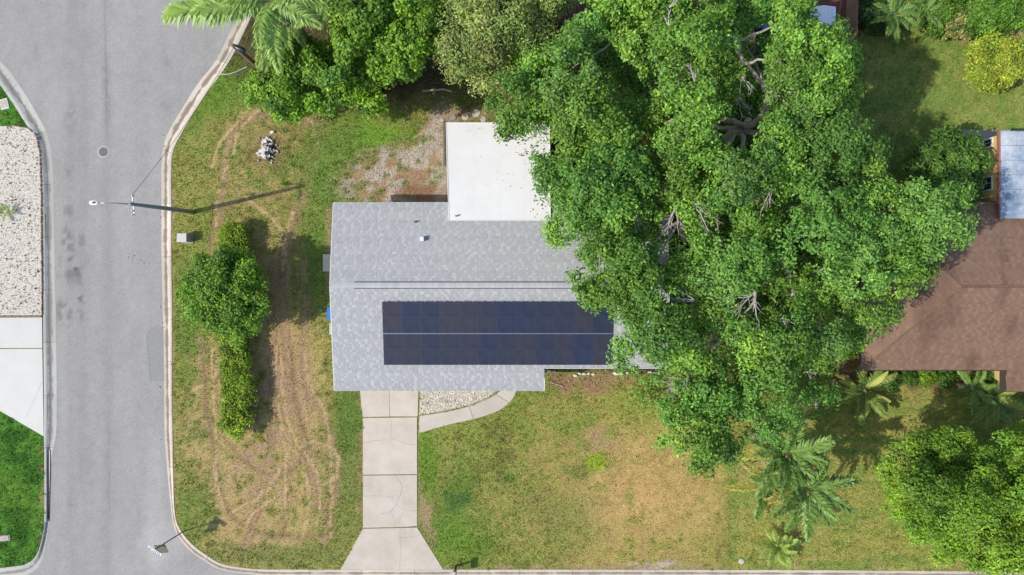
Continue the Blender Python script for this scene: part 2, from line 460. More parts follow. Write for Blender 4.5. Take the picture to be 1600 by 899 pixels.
def lawn(x, y):
    """x, y photo pixels on the ground -> albedo (n,3)"""
    n1 = fbm(x / 60, y / 60, 3); n2 = fbm(x / 17, y / 17, 9); n3 = fbm(x / 6, y / 6, 21, 3); n4 = vnoise(x / 2.6, y / 2.6, 33)
    wx = x + (n2 - .5) * 30; wy = y + (fbm(x / 17 + 40, y / 17, 12) - .5) * 30
    C = np.empty(x.shape + (3,))
    C[:] = OLIVE
    def put(mask, c):
        nonlocal C
        mask = np.clip(mask, 0, 1)[..., None]
        C = C * (1 - mask) + c * mask
    put(sstep(.40, .62, n2 * .6 + n1 * .4), MID)
    # ---- west yard
    west = sstep(262, 275, x) * (1 - sstep(562, 572, x)) * sstep(130, 160, y)
    put(west * sstep(.30, .6, .35 * n1 + .65 * n2 + .06), YEL * .95)
    dry = ell(wx, wy, 400, 700, 125, 190, 0, .35) * .95 + ell(wx, wy, 440, 480, 70, 130, 0, .5) * .7 + ell(wx, wy, 420, 270, 110, 110, 0, .5) * .55
    put(west * dry * sstep(.26, .58, .5 * n2 + .5 * n3), TAN)
    put(west * ell(wx, wy, 420, 660, 70, 120, 0, .6) * sstep(.45, .62, n2), DIRT * 1.06)
    put(west * ell(wx, wy, 335, 720, 40, 110, 0, .6) * sstep(.45, .62, n3), TAN)
    put(west * ell(wx, wy, 540, 720, 34, 130, 0, .5) * .85, MID)
    put(west * ell(wx, wy, 545, 660, 22, 55, 0, .5) * .8, LUSH)
    put(west * ell(wx, wy, 500, 400, 34, 90, .1, .6) * .9, LUSH * 1.05)
    put(west * ell(wx, wy, 296, 480, 22, 110, 0, .6) * .75, LUSH * 1.1)
    put(west * ell(wx, wy, 305, 790, 24, 40, 0, .6) * .6, LUSH * 1.15)
    put(west * (1 - sstep(300, 420, y)) * sstep(.42, .60, .6 * n2 + .4 * n1) * .75, srgb(112, 134, 50))
    put(west * (1 - sstep(320, 360, x)) * sstep(.44, .60, n2) * .6, srgb(112, 134, 50))
    put(west * ell(wx, wy, 440, 868, 110, 20, 0, .5) * .8, MID)
    put(west * ell(wx, wy, 300, 300, 30, 90, 0, .6) * .6, YEL)
    put(ell(wx, wy, 340, 130, 46, 50, .8, .6) * .8, BRIGHT * .85)
    for pts, w, st in TRACKS:
        d = dline(x + (n2 - .5) * 9, y + (n2 - .5) * 9, smooth_pts(pts, 4))
        put((1 - sstep(w * .35, w * 1.1, d)) * st * sstep(.25, .6, n3 + .12), DIRT if st > .55 else TAN)
    for pts, w, st in TRACKS[:4] + TRACKS[8:9]:
        for off in (-5, 6):
            d = dline(x + (n2 - .5) * 7 + off, y + (n2 - .5) * 7, smooth_pts(pts, 4))
            put((1 - sstep(1.0, 3.0, d)) * .45 * sstep(.4, .6, n3), BROWN)
    for i, pts in enumerate(FINE):
        d = dline(x + (n2 - .5) * 8, y + (n2 - .5) * 8, smooth_pts(pts, 4))
        put((1 - sstep(.8, 3.6, d)) * .8 * sstep(.22, .5, n3), srgb(190, 160, 112) if i % 3 else BROWN * 1.15)
        put((1 - sstep(1.0, 2.6, np.abs(d - 4.5))) * .35 * sstep(.35, .6, n3), BROWN if i % 3 else MID)
    put(ell(x, y, 420, 236, 34, 30, 0, .6) * .5, BROWN)
    # ---- back yard
    put(ell(wx, wy, 590, 205, 48, 40, .3, .5), BRIGHT)
    put(ell(wx, wy, 520, 250, 46, 65, .2, .6) * .85, LUSH * 1.2)
    put(ell(wx, wy, 640, 165, 60, 24, -.25, .6) * .6, YEL)
    bare = ell(wx, wy, 630, 275, 88, 46, -.12, .4) + ell(wx, wy, 680, 225, 24, 60, .2, .5)
    put(bare, DIRT)
    put(bare * sstep(.46, .58, n2), SAND * .9)
    put(bare * sstep(.54, .66, fbm(x / 12 + 9, y / 12, 51)) * .8, MID * .9)
    put(ell(wx, wy, 665, 302, 40, 18, 0, .5), BROWN * 1.2)
    put(ell(wx, wy, 690, 250, 10, 70, 0, .5) * .7, SAND * .9)
    put(ell(wx, wy, 730, 182, 45, 12, 0, .6) * .8, DIRT)
    # under the trees: leaf litter
    put(ell(wx, wy, 560, 50, 210, 120, 0, .25) * .92, LITTER * (.8 + .5 * n3[..., None]))
    put(ell(wx, wy, 840, 60, 110, 120, 0, .3) * .9, LITTER * (.8 + .5 * n3[..., None]))
    put(ell(wx, wy, 1060, 300, 225, 330, 0, .12) * .93, LITTER * (.7 + .6 * n3[..., None]))
    # ---- front lawn
    fr = sstep(648, 660, x) * (1 - sstep(1128, 1150, x + (n3 - .5) * 22)) * sstep(575, 590, y)
    put(fr * sstep(.35, .6, n2 * .5 + n1 * .5), YEL)
    put(fr * (ell(wx, wy, 985, 770, 165, 130, 0, .6)) * (.72 + .28 * sstep(.35, .55, n2)), GOLD * (.9 + .2 * n3[..., None]))
    put(fr * ell(wx, wy, 860, 740, 110, 110, 0, .6) * sstep(.42, .60, .6 * n2 + .4 * n1) * .85, GOLD)
    put(fr * ell(wx, wy, 1040, 860, 120, 40, 0, .6) * sstep(.4, .6, n2) * .8, YEL * .95)
    put(fr * ell(wx, wy, 880, 810, 60, 50, .3, .7) * .6, MID)
    put(fr * ell(wx, wy, 900, 640, 120, 45, 0, .6) * .7, YEL * 1.02)
    put(fr * ell(wx, wy, 1000, 630, 46, 40, 0, .8) * .5, srgb(150, 156, 58))
    put(fr * ell(wx, wy, 890, 600, 90, 18, 0, .5) * .95, BROWN * 1.35)
    put(fr * ell(wx, wy, 930, 690, 30, 22, 0, .6) * .6, DIRT)
    put(fr * (1 - sstep(820, 960, x)) * sstep(.40, .58, .6 * n2 + .4 * n3) * .7, srgb(122, 140, 52))
    put(fr * ell(wx, wy, 880, 660, 120, 60, 0, .7) * sstep(.42, .6, n2) * .7, srgb(128, 142, 52))
    put(fr * ell(wx, wy, 1000, 780, 190, 150, 0, .5) * sstep(.56, .70, .5 * n2 + .5 * fbm(x / 26, y / 26, 61)) * .6, srgb(138, 142, 60))
    put(fr * ell(wx, wy, 710, 790, 26, 70, .2, .7) * .8, LUSH * 1.15)
    put(fr * ell(wx, wy, 720, 850, 50, 32, 0, .7) * .7, BRIGHT * .85)
    put(fr * ell(wx, wy, 668, 720, 14, 60, 0, .6) * .8, BRIGHT * .8)
    put(fr * ell(wx, wy, 664, 800, 10, 50, -.2, .6) * .8, DIRT)
    put(ell(wx, wy, 712, 784, 14, 15, 0, .4) * .8, srgb(74, 104, 48))
    put(ell(wx, wy, 795, 748, 13, 10, 0, .4) * .7, LUSH * .9)
    put(ell(wx, wy, 905, 735, 18, 14, 0, .5) * .6, LUSH)
    put(ell(x + (n2 - .5) * 10, y + (n2 - .5) * 10, 933, 722, 15, 14, 0, .3), srgb(142, 160, 30))
    put(ell(wx, wy, 1022, 884, 34, 8, 0, .6) * .8, SAND)
    put((1 - sstep(0, 7, np.abs(y - 886))) * sstep(560, 600, x) * sstep(.4, .6, n2) * .8, DIRT)
    # ---- neighbour's lawn, mown in stripes
    nb = sstep(1128, 1150, x + (n3 - .5) * 22) * sstep(580, 600, y)
    put(nb, YEL * .98)
    put(nb * sstep(.45, .65, .5 * vnoise(x / 70, y / 5.5, 71) + .5 * n2) * .65, LUSH * 1.25)
    put(nb * sstep(.55, .7, n1 * .5 + n2 * .5) * .6, TAN)
    put((1 - sstep(2, 12, np.abs(x - 1144))) * sstep(700, 740, y) * .35 * sstep(.3, .6, n2), LUSH * 1.2)
    ne = sstep(1325, 1345, x) * (1 - sstep(300, 330, y))
    put(ne, srgb(138, 146, 66))
    put(ne * sstep(.40, .6, .6 * n2 + .4 * n1) * .8, srgb(108, 134, 54))
    put(ne * ell(wx, wy, 1560, 45, 90, 18, 0, .6) * .8, TAN)
    # ---- beds beside the neighbour
    put(ell(wx, wy, 1460, 592, 110, 15, 0, .3) * .9, BROWN * .8)
    put(ell(wx, wy, 1325, 560, 26, 40, 0, .4) * .9, BROWN * .9)
    put(ell(wx, wy, 1360, 20, 60, 26, 0, .4) * .9, BROWN * .8)
    # ---- west side of the street
    wl = 1 - sstep(66, 74, x)
    put(wl, DEEP)
    put(wl * sstep(.42, .66, n2) * .8, srgb(88, 138, 40))
    put(wl * sstep(.6, .75, n1) * .4, BRIGHT)
    put((1 - sstep(2, 7, np.abs(x - 65))) * sstep(680, 700, y) * sstep(.5, .65, n3) * .6, DIRT)
    put((1 - sstep(2, 6, np.abs(x - (72 + .045 * (y - 640))))) * 0, DIRT)
    # earth strip beside kerb and concrete
    put((1 - sstep(1.5, 5, np.abs(x - 270))) * sstep(240, 260, y) * (1 - sstep(780, 800, y)) * sstep(.4, .6, n2) * .7, DIRT)
    put((1 - sstep(1, 5, np.abs(x - 564))) * sstep(610, 620, y) * (1 - sstep(800, 820, y)) * sstep(.3, .55, n2) * .8, BROWN * 1.3)
    put((1 - sstep(2, 8, np.abs(x - 514))) * sstep(316, 330, y) * (1 - sstep(440, 470, y)) * .6, DIRT)
    # fine mottling of the turf itself
    C = C * (0.74 + .30 * n3 + .22 * n4)[..., None]
    g = C.mean(-1, keepdims=True)
    return (g + (C - g) * .88) * GROUND_GAIN
GROUND_GAIN = 1.03

def asphalt(x, y):
    n1 = fbm(x / 45, y / 90, 5); n2 = fbm(x / 14, y / 60, 8); n3 = fbm(x / 9, y / 9, 15, 3); n4 = vnoise(x / 2.2, y / 2.2, 18)
    v = 0.315 + (n1 - .5) * .05 + (n2 - .5) * .045 + (n3 - .5) * .04 + (n4 - .5) * .035
    lanes = np.exp(-((x - 128) / 14) ** 2) * .016 + np.exp(-((x - 108) / 6) ** 2) * .012 + np.exp(-((x - 166) / 9) ** 2) * .016
    v = v - lanes * (0.8 + 1.6 * n1)
    for cx, cy, rx, ry, a in ((104, 385, 12, 26, .12), (108, 425, 16, 22, .10), (128, 378, 5, 12, .12), (122, 415, 6, 18, .10), (100, 490, 11, 22, .13), (126, 480, 5, 24, .10),
                              (107, 335, 7, 20, .08), (106, 265, 5, 16, .08), (125, 455, 5, 20, .08), (56, 80, 5, 22, .05), (110, 190, 12, 26, .05), (262, 110, 6, 16, .06), (215, 162, 5, 5, .06), (262, 165, 12, 12, .05),
                              (112, 792, 7, 5, .08), (170, 600, 8, 30, .04), (166, 150, 5, 60, .06)):
        v = v - ell(x + (n3 - .5) * 16, y + (n3 - .5) * 20, cx, cy, rx, ry, 0, .6) * a * 1.05 * sstep(.35, .62, n3)
    v = v + ell(x, y, 240, 790, 14, 110, 0, .5) * .03 + ell(x + (n3 - .5) * 14, y, 246, 850, 30, 40, .4, .4) * .035
    v = v + sstep(870, 900, y) * 0.0
    v = np.clip(v, .1, .5)
    return np.stack([v * 1.0, v * .95, v * .885], -1)

# ------------------------------------------------------------------ ground and road sheets
def tensor(xs, ys):
    X, Y = np.meshgrid(xs, ys)
    nx, ny = len(xs), len(ys)
    i = np.arange(nx * ny).reshape(ny, nx)
    F = np.stack([i[:-1, :-1], i[:-1, 1:], i[1:, 1:], i[1:, :-1]], -1).reshape(-1, 4)
    return X.ravel(), Y.ravel(), F
far = np.array([45, 60, 90, 150, 300, 700, 1500.])
xs = np.concatenate([-far[::-1], np.arange(-38, 38.01, .125), far])
ys = np.concatenate([-far[::-1], np.arange(-23, 23.01, .125), far])
X, Y, F = tensor(xs, ys)
gx, gy = 800 + X * 27, 449.5 - Y * 27
low = inside(gx, gy, ROAD_LOW)
Z = np.where(low, -0.22, (fbm(gx / 30, gy / 30, 77, 3) - .5) * .03 - .005)
link('ground', np_mesh('ground', np.stack([X, Y, Z], 1), F, lawn(gx, gy), True), M['ground'])['kind'] = 'structure'
xs = np.concatenate([[-55, -45], np.arange(-38, 38.01, .125), [45, 55]])
ys = np.concatenate([[-28.5], np.arange(-23, 23.01, .125), [30, 42]])
X, Y, F = tensor(xs, ys)
gx, gy = 800 + X * 27, 449.5 - Y * 27
ok = inside(gx[F].mean(1), gy[F].mean(1), ROAD)
F = F[ok]
used, inv = np.unique(F, return_inverse=True)
road = link('road', np_mesh('road', np.stack([X, Y, np.full(X.shape, -.10)], 1)[used], inv.reshape(-1, 4), asphalt(gx, gy)[used], True), M['asphalt'])
road['kind'] = 'structure'

# seam, cracks and repair patch in the asphalt
def wiggle(pts, a=1.2, k=6):
    p = smooth_pts(pts, k)
    return [(x + random.uniform(-a, a), y + random.uniform(-a, a)) for x, y in p]
def crack(pts, w, z, mat, parent, a=1.0, k=6):
    q = [P(x, y) for x, y in wiggle(pts, a, k)]
    ws = [w * random.uniform(.4, 1.3) for _ in q]
    return MB().strip(q, ws, z).build('crack', mat, parent)
crack([(163, -30), (163, 60), (164, 140), (164, 190)], .035, -.096, M['seam'], road, .5)
crack([(168, 640), (168, 690), (167, 720), (169, 750), (168, 775), (170, 800)], .05, -.096, M['seam'], road, .8)
crack([(251, 50), (256, 80), (260, 100)], .03, -.096, M['seam'], road, .6)
pp = smooth_pts([(257, 512), (240, 513), (231, 520), (228, 532), (230, 555), (232, 570), (233, 596)], 3) + [(258, 597)]
MB().prism([tuple(P(*q)[:2]) for q in pp], -.13, -.094).build('road_patch', M['patch'])['kind'] = 'structure'
edge = MB().strip([P(*q) for q in pp[:-1]], .05, -.0915).build('crack', M['seam'], bpy.data.objects['road_patch'])

# ------------------------------------------------------------------ kerbs: rolled concrete sections with open joints
def kerb_material(name, base, dirt, cen):
    m, n, b = new_mat(name)
    uv = n.nodes.new('ShaderNodeUVMap')
    sp = n.nodes.new('ShaderNodeSeparateXYZ'); n.links.new(uv.outputs[0], sp.inputs[0])
    t = noise_node(n, 1.1, 5, 0.65); t2 = noise_node(n, 26, 4, 0.7); t3 = noise_node(n, 0.35, 3, 0.5)
    # grime that gathers in the gutter line
    d = n.nodes.new('ShaderNodeMath'); d.operation = 'SUBTRACT'; n.links.new(sp.outputs[1], d.inputs[0]); d.inputs[1].default_value = cen
    d2 = n.nodes.new('ShaderNodeMath'); d2.operation = 'ABSOLUTE'; n.links.new(d.outputs[0], d2.inputs[0])
    w = n.nodes.new('ShaderNodeMapRange'); n.links.new(t.outputs[0], w.inputs[0]); w.inputs[1].default_value = .34; w.inputs[2].default_value = .66; w.inputs[3].default_value = .02; w.inputs[4].default_value = .34
    g = n.nodes.new('ShaderNodeMath'); g.operation = 'DIVIDE'; n.links.new(d2.outputs[0], g.inputs[0]); n.links.new(w.outputs[0], g.inputs[1])
    mr = n.nodes.new('ShaderNodeMapRange'); mr.interpolation_type = 'SMOOTHSTEP'; n.links.new(g.outputs[0], mr.inputs[0]); mr.inputs[1].default_value = .3; mr.inputs[2].default_value = 1.2; mr.inputs[3].default_value = .85; mr.inputs[4].default_value = 0
    mx = n.nodes.new('ShaderNodeMix'); mx.data_type = 'RGBA'; n.links.new(mr.outputs[0], mx.inputs[0])
    oi = n.nodes.new('ShaderNodeObjectInfo')
    r3 = ramp(n, oi.outputs['Random'], [(0, .88), (1, 1.08)])
    rb = ramp(n, t3.outputs[0], [(.3, tuple(np.array(base) * .86)), (.7, tuple(base))])
    n.links.new(mul(n, rb.outputs[0], r3.outputs[0]), mx.inputs[6]); mx.inputs[7].default_value = (*dirt, 1)
    r2 = ramp(n, t2.outputs[0], [(.3, .88), (.7, 1.1)])
    n.links.new(mul(n, mx.outputs[2], r2.outputs[0]), b.inputs['Base Color'])
    b.inputs['Roughness'].default_value = .9; b.inputs['Specular IOR Level'].default_value = .2
    bump(n, b, t2.outputs[0], .3, .01)
    return m
M['kerb_e'] = kerb_material('kerb_east', (.58, .50, .405), (.20, .155, .12), .40)
M['kerb_w'] = kerb_material('kerb_west', (.49, .472, .415), (.23, .22, .185), .50)
def kerb(name, inn, out, mat, step=3.05):
    root = bpy.data.objects.new(name, None); COL.objects.link(root); root['kind'] = 'structure'
    A = np.array([P(*q)[:2] for q in inn]); B = np.array([P(*q)[:2] for q in out])
    c = (A + B) / 2
    s = np.concatenate([[0], np.cumsum(np.hypot(*np.diff(c, axis=0).T))])
    at = lambda Q, t: np.array([np.interp(t, s, Q[:, 0]), np.interp(t, s, Q[:, 1])])
    prof = [(0, -.095), (.28, -.090), (.50, -.078), (.66, -.030), (.78, .012), (.90, .026), (1.0, .02)]
    t = 0
    while t < s[-1] - .2:
        e = min(t + step, s[-1])
        if abs(at(c, (t + e) / 2)[0]) < 40 and abs(at(c, (t + e) / 2)[1]) < 27:
            ts = np.linspace(t + .008, e - .008, 9)
            vs, fs, uvs = [], [], []
            np_ = len(prof)
            for u in ts:
                a, b_ = at(A, u), at(B, u)
                for f, z in prof:
                    p = a * (1 - f) + b_ * f
                    vs.append((p[0], p[1], z)); uvs.append((u, f))
            fl = sum(np.cross(at(A, ts[0]) - at(B, ts[0]), at(A, ts[1]) - at(A, ts[0]))[None]) if False else None
            a0, b0, a1 = at(A, ts[0]), at(B, ts[0]), at(A, ts[1])
            up = (b0[0] - a0[0]) * (a1[1] - a0[1]) - (b0[1] - a0[1]) * (a1[0] - a0[0]) > 0
            for i in range(len(ts) - 1):
                for j in range(np_ - 1):
                    q = (i * np_ + j, i * np_ + j + 1, (i + 1) * np_ + j + 1, (i + 1) * np_ + j)
                    fs.append(q if up else q[::-1])
            n0 = len(vs)                       # skirt: the section has a body down to -0.3
            ring = [j for j in range(np_)] + [i * np_ + np_ - 1 for i in range(1, len(ts))] + [(len(ts) - 1) * np_ + j for j in range(np_ - 2, -1, -1)] + [i * np_ for i in range(len(ts) - 2, 0, -1)]
            for j in ring:
                vs.append((vs[j][0], vs[j][1], -.3)); uvs.append(uvs[j])
            for k in range(len(ring)):
                k2 = (k + 1) % len(ring)
                q = (ring[k], n0 + k, n0 + k2, ring[k2])
                fs.append(q if up else q[::-1])
            me = bpy.data.meshes.new('kerb_stone'); me.from_pydata(vs, [], fs); me.update()
            ul = me.uv_layers.new(name='UVMap')
            for l in me.loops: ul.data[l.index].uv = uvs[l.vertex_index]
            link('kerb_stone', me, mat, root)
        t = e
    return root
kerb('kerb', L_IN, L_OUT, M['kerb_w'])
kerb('kerb', R_IN, R_OUT, M['kerb_e'])

# ------------------------------------------------------------------ driveways, walk, beds
def slab(parent, pts, mat, z=.03, name='concrete_slab', shrink=.009):
    q = [Vector(P(*p)[:2]) for p in pts]
    c = sum(q, Vector((0, 0))) / len(q)
    q = [p + (c - p).normalized() * shrink for p in q]
    return MB().prism([tuple(p) for p in q], -.12, z).build(name, mat, parent, bevel=.008)
def root_struct(name):
    o = bpy.data.objects.new(name, None); COL.objects.link(o); o['kind'] = 'structure'; return o
DRIVE = [(561, 590), (655, 590), (653, 650), (652, 742), (653, 823), (693, 890), (532, 890), (567, 826), (567, 742), (567, 652)]
dr = root_struct('driveway')
slab(dr, [(561, 590), (608, 590), (609, 651), (567, 652), (564, 630)], M['drive'])
slab(dr, [(608, 590), (655, 590), (653, 651), (609, 651)], M['drive'], .032)
s1 = slab(dr, [(567, 653), (652, 652), (652, 741), (567, 742)], M['drive'], .031)
s2 = slab(dr, [(567, 743), (652, 742), (652, 823), (567, 825)], M['drive'], .030)
s3 = slab(dr, [(567, 826), (652, 824), (693, 890), (532, 890)], M['drive'], .028)
crack([(568, 692), (590, 688), (610, 684), (611, 655)], .018, .0345, M['crack_faint'], s1, .6)
crack([(611, 684), (635, 693), (651, 695)], .014, .0345, M['crack_faint'], s1, .6)
crack([(617, 743), (620, 746), (627, 757), (628, 766), (622, 780), (617, 791), (609, 800), (594, 804)], .03, .0335, M['crack_faint'], s2, .5)
crack([(568, 775), (595, 775), (616, 778)], .018, .0335, M['crack_faint'], s2, .4)
crack([(610, 800), (616, 812), (618, 823)], .016, .0335, M['crack_faint'], s2, .4)
crack([(618, 786), (630, 797), (651, 798)], .012, .0335, M['crack_faint'], s2, .4)
crack([(632, 800), (624, 812), (622, 823)], .012, .0335, M['crack_faint'], s2, .4)
crack([(626, 824), (625, 838), (640, 840), (655, 836)], .025, .0315, M['crack_faint'], s3, .4)
crack([(644, 824), (641, 840)], .012, .0315, M['crack_faint'], s3, .4)
crack([(625, 838), (626, 865), (624, 890)], .018, .0315, M['crack_faint'], s3, .5)
crack([(651, 822), (643, 823), (630, 824)], .05, .0325, M['crack'], s3, .3)
LOWR = smooth_pts([(655, 677), (700, 664), (740, 655), (772, 645), (792, 633), (805, 617), (810, 596)], 4)
UPR = smooth_pts([(655, 650), (695, 644), (733, 635), (755, 626), (772, 618), (782, 610), (790, 594)], 4)
wk = root_struct('walkway')
cuts = [0, 8, 17, len(LOWR) - 1]
for a, b_ in zip(cuts[:-1], cuts[1:]):
    slab(wk, LOWR[a:b_ + 1] + UPR[a:b_ + 1][::-1], M['walk'], .026)
SHELL_F = [(656, 590), (656, 648), (695, 642), (733, 633), (755, 624), (770, 616), (782, 606), (786, 590)]
dw = root_struct('driveway')
slab(dw, [(-160, 497), (66.5, 496), (67, 544), (-160, 545)], M['drive_white'])
sw = slab(dw, [(-160, 546), (67, 545), (69, 682), (0, 642), (-160, 640)], M['drive_white'], .031)
crack([(66, 597), (52, 630), (40, 655)], .012, .0345, M['crack_faint'], sw, .4)
def pebbles(name, poly, n, cols, smin, smax, mat, z=.03, parent=None, seed=1):
    """one heap of little stones: octahedra squashed and turned at random"""
    rg = np.random.default_rng(seed)
    p = np.array(poly); out = []
    x = rg.uniform(p[:, 0].min(), p[:, 0].max(), n * 3); y = rg.uniform(p[:, 1].min(), p[:, 1].max(), n * 3)
    k = inside(x, y, poly); x, y = x[k][:n], y[k][:n]
    n = len(x)
    wx, wy = (x - 800) / 27, (449.5 - y) / 27
    s = rg.uniform(smin, smax, n) * rg.choice([.6, 1, 1, 1.5], n)
    base = np.array([[1, 0, 0], [0, 1, 0], [-1, 0, 0], [0, -1, 0], [0, 0, 1]], float)
    a = rg.uniform(0, 6.28, n); ax = rg.uniform(.6, 1.3, n); ay = rg.uniform(.5, 1, n); az = rg.uniform(.3, .8, n)
    V = np.empty((n, 5, 3))
    jx = base[None, :, 0] * ax[:, None] + rg.uniform(-.25, .25, (n, 5)); jy = base[None, :, 1] * ay[:, None] + rg.uniform(-.25, .25, (n, 5))
    V[..., 0] = wx[:, None] + s[:, None] * (jx * np.cos(a)[:, None] - jy * np.sin(a)[:, None])
    V[..., 1] = wy[:, None] + s[:, None] * (jx * np.sin(a)[:, None] + jy * np.cos(a)[:, None])
    V[..., 2] = z + s[:, None] * base[None, :, 2] * az[:, None]
    T = np.array([[0, 1, 4], [1, 2, 4], [2, 3, 4], [3, 0, 4]])
    Fc = (np.arange(n)[:, None, None] * 5 + T[None]).reshape(-1, 3)
    cc = np.array(cols)[rg.integers(0, len(cols), n)] * rg.uniform(.8, 1.15, n)[:, None]
    o = link(name, np_mesh(name, V.reshape(-1, 3), Fc, np.repeat(cc, 5, 0)), mat, parent)
    o['kind'] = 'stuff'
    return o
SHELLS = [(.68, .62, .51), (.62, .56, .45), (.57, .51, .41), (.70, .65, .56), (.38, .31, .23), (.52, .45, .35), (.61, .55, .44)]
BED_W = [(-260, 204), (-30, 198), (20, 197), (46, 201), (58, 214), (63, 240), (65, 300), (66, 400), (66.5, 493), (-260, 494)]
bw = MB().prism([tuple(P(*q)[:2]) for q in BED_W], -.1, .015).build('shell_bed', M['shellbase']); bw['kind'] = 'structure'
pebbles('shell_gravel', [(a + (1 if a < 0 else -3), b_ + (2 if b_ < 400 else -2)) for a, b_ in BED_W], 26000, SHELLS, .016, .046, M['pebble'], .016, bw, 3)
bf = MB().prism([tuple(P(*q)[:2]) for q in SHELL_F], -.1, .012).build('shell_bed', M['shellbase']); bf['kind'] = 'structure'
pebbles('shell_gravel', SHELL_F, 5200, SHELLS, .022, .058, M['pebble'], .013, bf, 4)
# edging of the western bed: a row of thin reddish bricks on end
ed = thing('bed_edging', 'thin reddish brown brick edging around the white shell bed across the street', 'edging', P(64, 300))
em = MB().box((0, 0, 0), (.05, .215, .12)).mesh('brick'); em.materials.append(M['brickedge'])
def edging_run(a, b_):
    A, B = P(*a), P(*b_)
    d = B - A; n = int(d.length / .225)
    for k in range(n):
        p = A + d * ((k + .5) / n)
        o = link('brick', em, None, ed, False)
        o.location = p - ed.location + Vector((random.uniform(-.015, .015), random.uniform(-.015, .015), .03 + random.uniform(-.01, .015)))
        o.rotation_euler = (0, 0, math.atan2(-d.x, d.y) + random.uniform(-.07, .07))
for a, b_ in zip(BED_W[2:8], BED_W[3:9]): edging_run(a, b_)
edging_run((66, 494.5), (-30, 494.5))

# ------------------------------------------------------------------ shingled roofs
def shingles(base, U, D, slope, d0, d1, interval, cols, rg, exposure=.143, tab=.21, lift=0.006, th=1.0, alt=.86):
    """courses of separate tabs on one roof plane. base = ridge point, U along the ridge, D plan direction down the slope"""
    V, C = [], []
    base = np.array(base, float); U = np.array([*U, 0.]); D3 = np.array([D[0], D[1], -slope]); Nn = np.array([slope * D[0], slope * D[1], 1.]); Nn /= np.linalg.norm(Nn)
    e = exposure / math.hypot(1, slope)
    d = d1; row = 0; rowc = 1.0
    while d - e > d0 - .02:
        lo, hi = interval(d - e * .5)
        a = lo - rg.uniform(0, 1.5); par = True; first = True
        cuts = [lo]
        while True:
            a += (rg.uniform(.12, .46) if par else rg.uniform(.08, .30)) * tab / .21; par = not par
            if a >= hi - .03: break
            if a > lo + .05:
                if len(cuts) == 1: first = par
                cuts.append(a)
        cuts.append(hi)
        k = 0 if first else 1
        for a0, a1 in zip(cuts[:-1], cuts[1:]):
            thick = th * (.018 if k % 2 else .007) + rg.uniform(-.001, .002)
            k += 1
            g = .002
            du = max(d - e - .035, d0)
            lo4 = [base + U * (a0 + g) + D3 * d, base + U * (a1 - g) + D3 * d]
            up4 = [base + U * (a1 - g) + D3 * du, base + U * (a0 + g) + D3 * du]
            t = [lo4[0] + Nn * (lift + thick), lo4[1] + Nn * (lift + thick), up4[0] + Nn * lift * .6, up4[1] + Nn * lift * .6]
            q = [lo4[0] - Nn * .004, lo4[1] - Nn * .004]
            V += t + q
            c = cols[rg.integers(0, len(cols))] * rg.uniform(.97, 1.03) * (.97 + .06 * ((row * 7919) % 13) / 13)
            if not k % 2: c = c * alt
            C += [c] * 6
        d -= e; row += 1
    n = len(V) // 6
    i = np.arange(n)[:, None] * 6
    F1 = i + np.array([[0, 1, 2, 3]]); F2 = i + np.array([[4, 5, 1, 0]])
    return np.array(V), np.concatenate([F1, F2]), np.array(C)
def orient_up(V, F):
    a, b, c = V[F[:, 0]], V[F[:, 1]], V[F[:, 2]]
    nz = np.cross(b - a, c - a)[:, 2]
    F = F.copy(); fl = nz < -1e-9
    F[fl] = F[fl][:, ::-1]
    return F
GREY = [np.array(c) * GG for GG in (1.0,) for c in ((.415, .413, .406), (.425, .423, .416), (.405, .403, .396), (.415, .413, .406), (.435, .432, .424))]
BRN = [np.array(c) for c in ((.245, .15, .102), (.255, .156, .106), (.232, .142, .097), (.24, .149, .104), (.265, .163, .11))]

# ---- the grey house
XW, XE, YR, ZR, SL = -9.58, 8.28, .12, 3.50, .158
YN, YS1, YS2, XS = 4.56, -4.33, -5.56, 1.74
house = thing('house', 'single storey house with pale grey shingle roof and a white flat roof behind', 'house', (-.6, 0, 0))
zN = ZR - SL * (YN - YR); zS1 = ZR - SL * (YR - YS1); zS2 = ZR - SL * (YR - YS2)
w = MB()
wx0, wx1, wy0, wy1 = XW + .45, XE - .45, YS1 + .55, YN - .55
w.prism([(wx0, wy0), (wx1, wy0), (wx1, wy1), (wx0, wy1)], -.1, 2.62)
w.prism([(wx0, YS2 + .45), (XS - .45, YS2 + .45), (XS - .45, wy0 - .003), (wx0, wy0 - .003)], -.1, 2.50)
for x in (wx0, wx1 - .15):        # gable triangles
    w.add([(x, wy0, 2.62), (x, wy1, 2.62), (x, YR, ZR - .14), (x + .15, wy0, 2.62), (x + .15, wy1, 2.62), (x + .15, YR, ZR - .14)], [(0, 1, 2), (5, 4, 3), (0, 3, 4, 1), (1, 4, 5, 2), (2, 5, 3, 0)])
w.build('wall', M['stucco'], house)
rf = MB()
T = .09
def slab_roof(mb, pts, th):
    n = len(pts)
    vs = [tuple(p) for p in pts] + [(p[0], p[1], p[2] - th) for p in pts]
    mb.add(vs, [tuple(range(n)), tuple(range(2 * n - 1, n - 1, -1))] + [(i, n + i, n + (i + 1) % n, (i + 1) % n) for i in range(n)])
zz = lambda y: ZR - SL * abs(y - YR)
slab_roof(rf, [(XW, YN, zN), (XW, YR, ZR), (XE, YR, ZR), (XE, YN, zN)], T)
slab_roof(rf, [(XW, YS2, zS2), (XS, YS2, zS2), (XS, YS1, zS1), (XE, YS1, zS1), (XE, YR - .002, ZR), (XW, YR - .002, ZR)], T)
roof = rf.build('roof', M['deck'], house)
rg = np.random.default_rng(5)
V1, F1, C1 = shingles((0, YR, ZR), (1, 0), (0, 1), SL, .06, YN - YR + .02, lambda d: (XW, XE), GREY, rg)
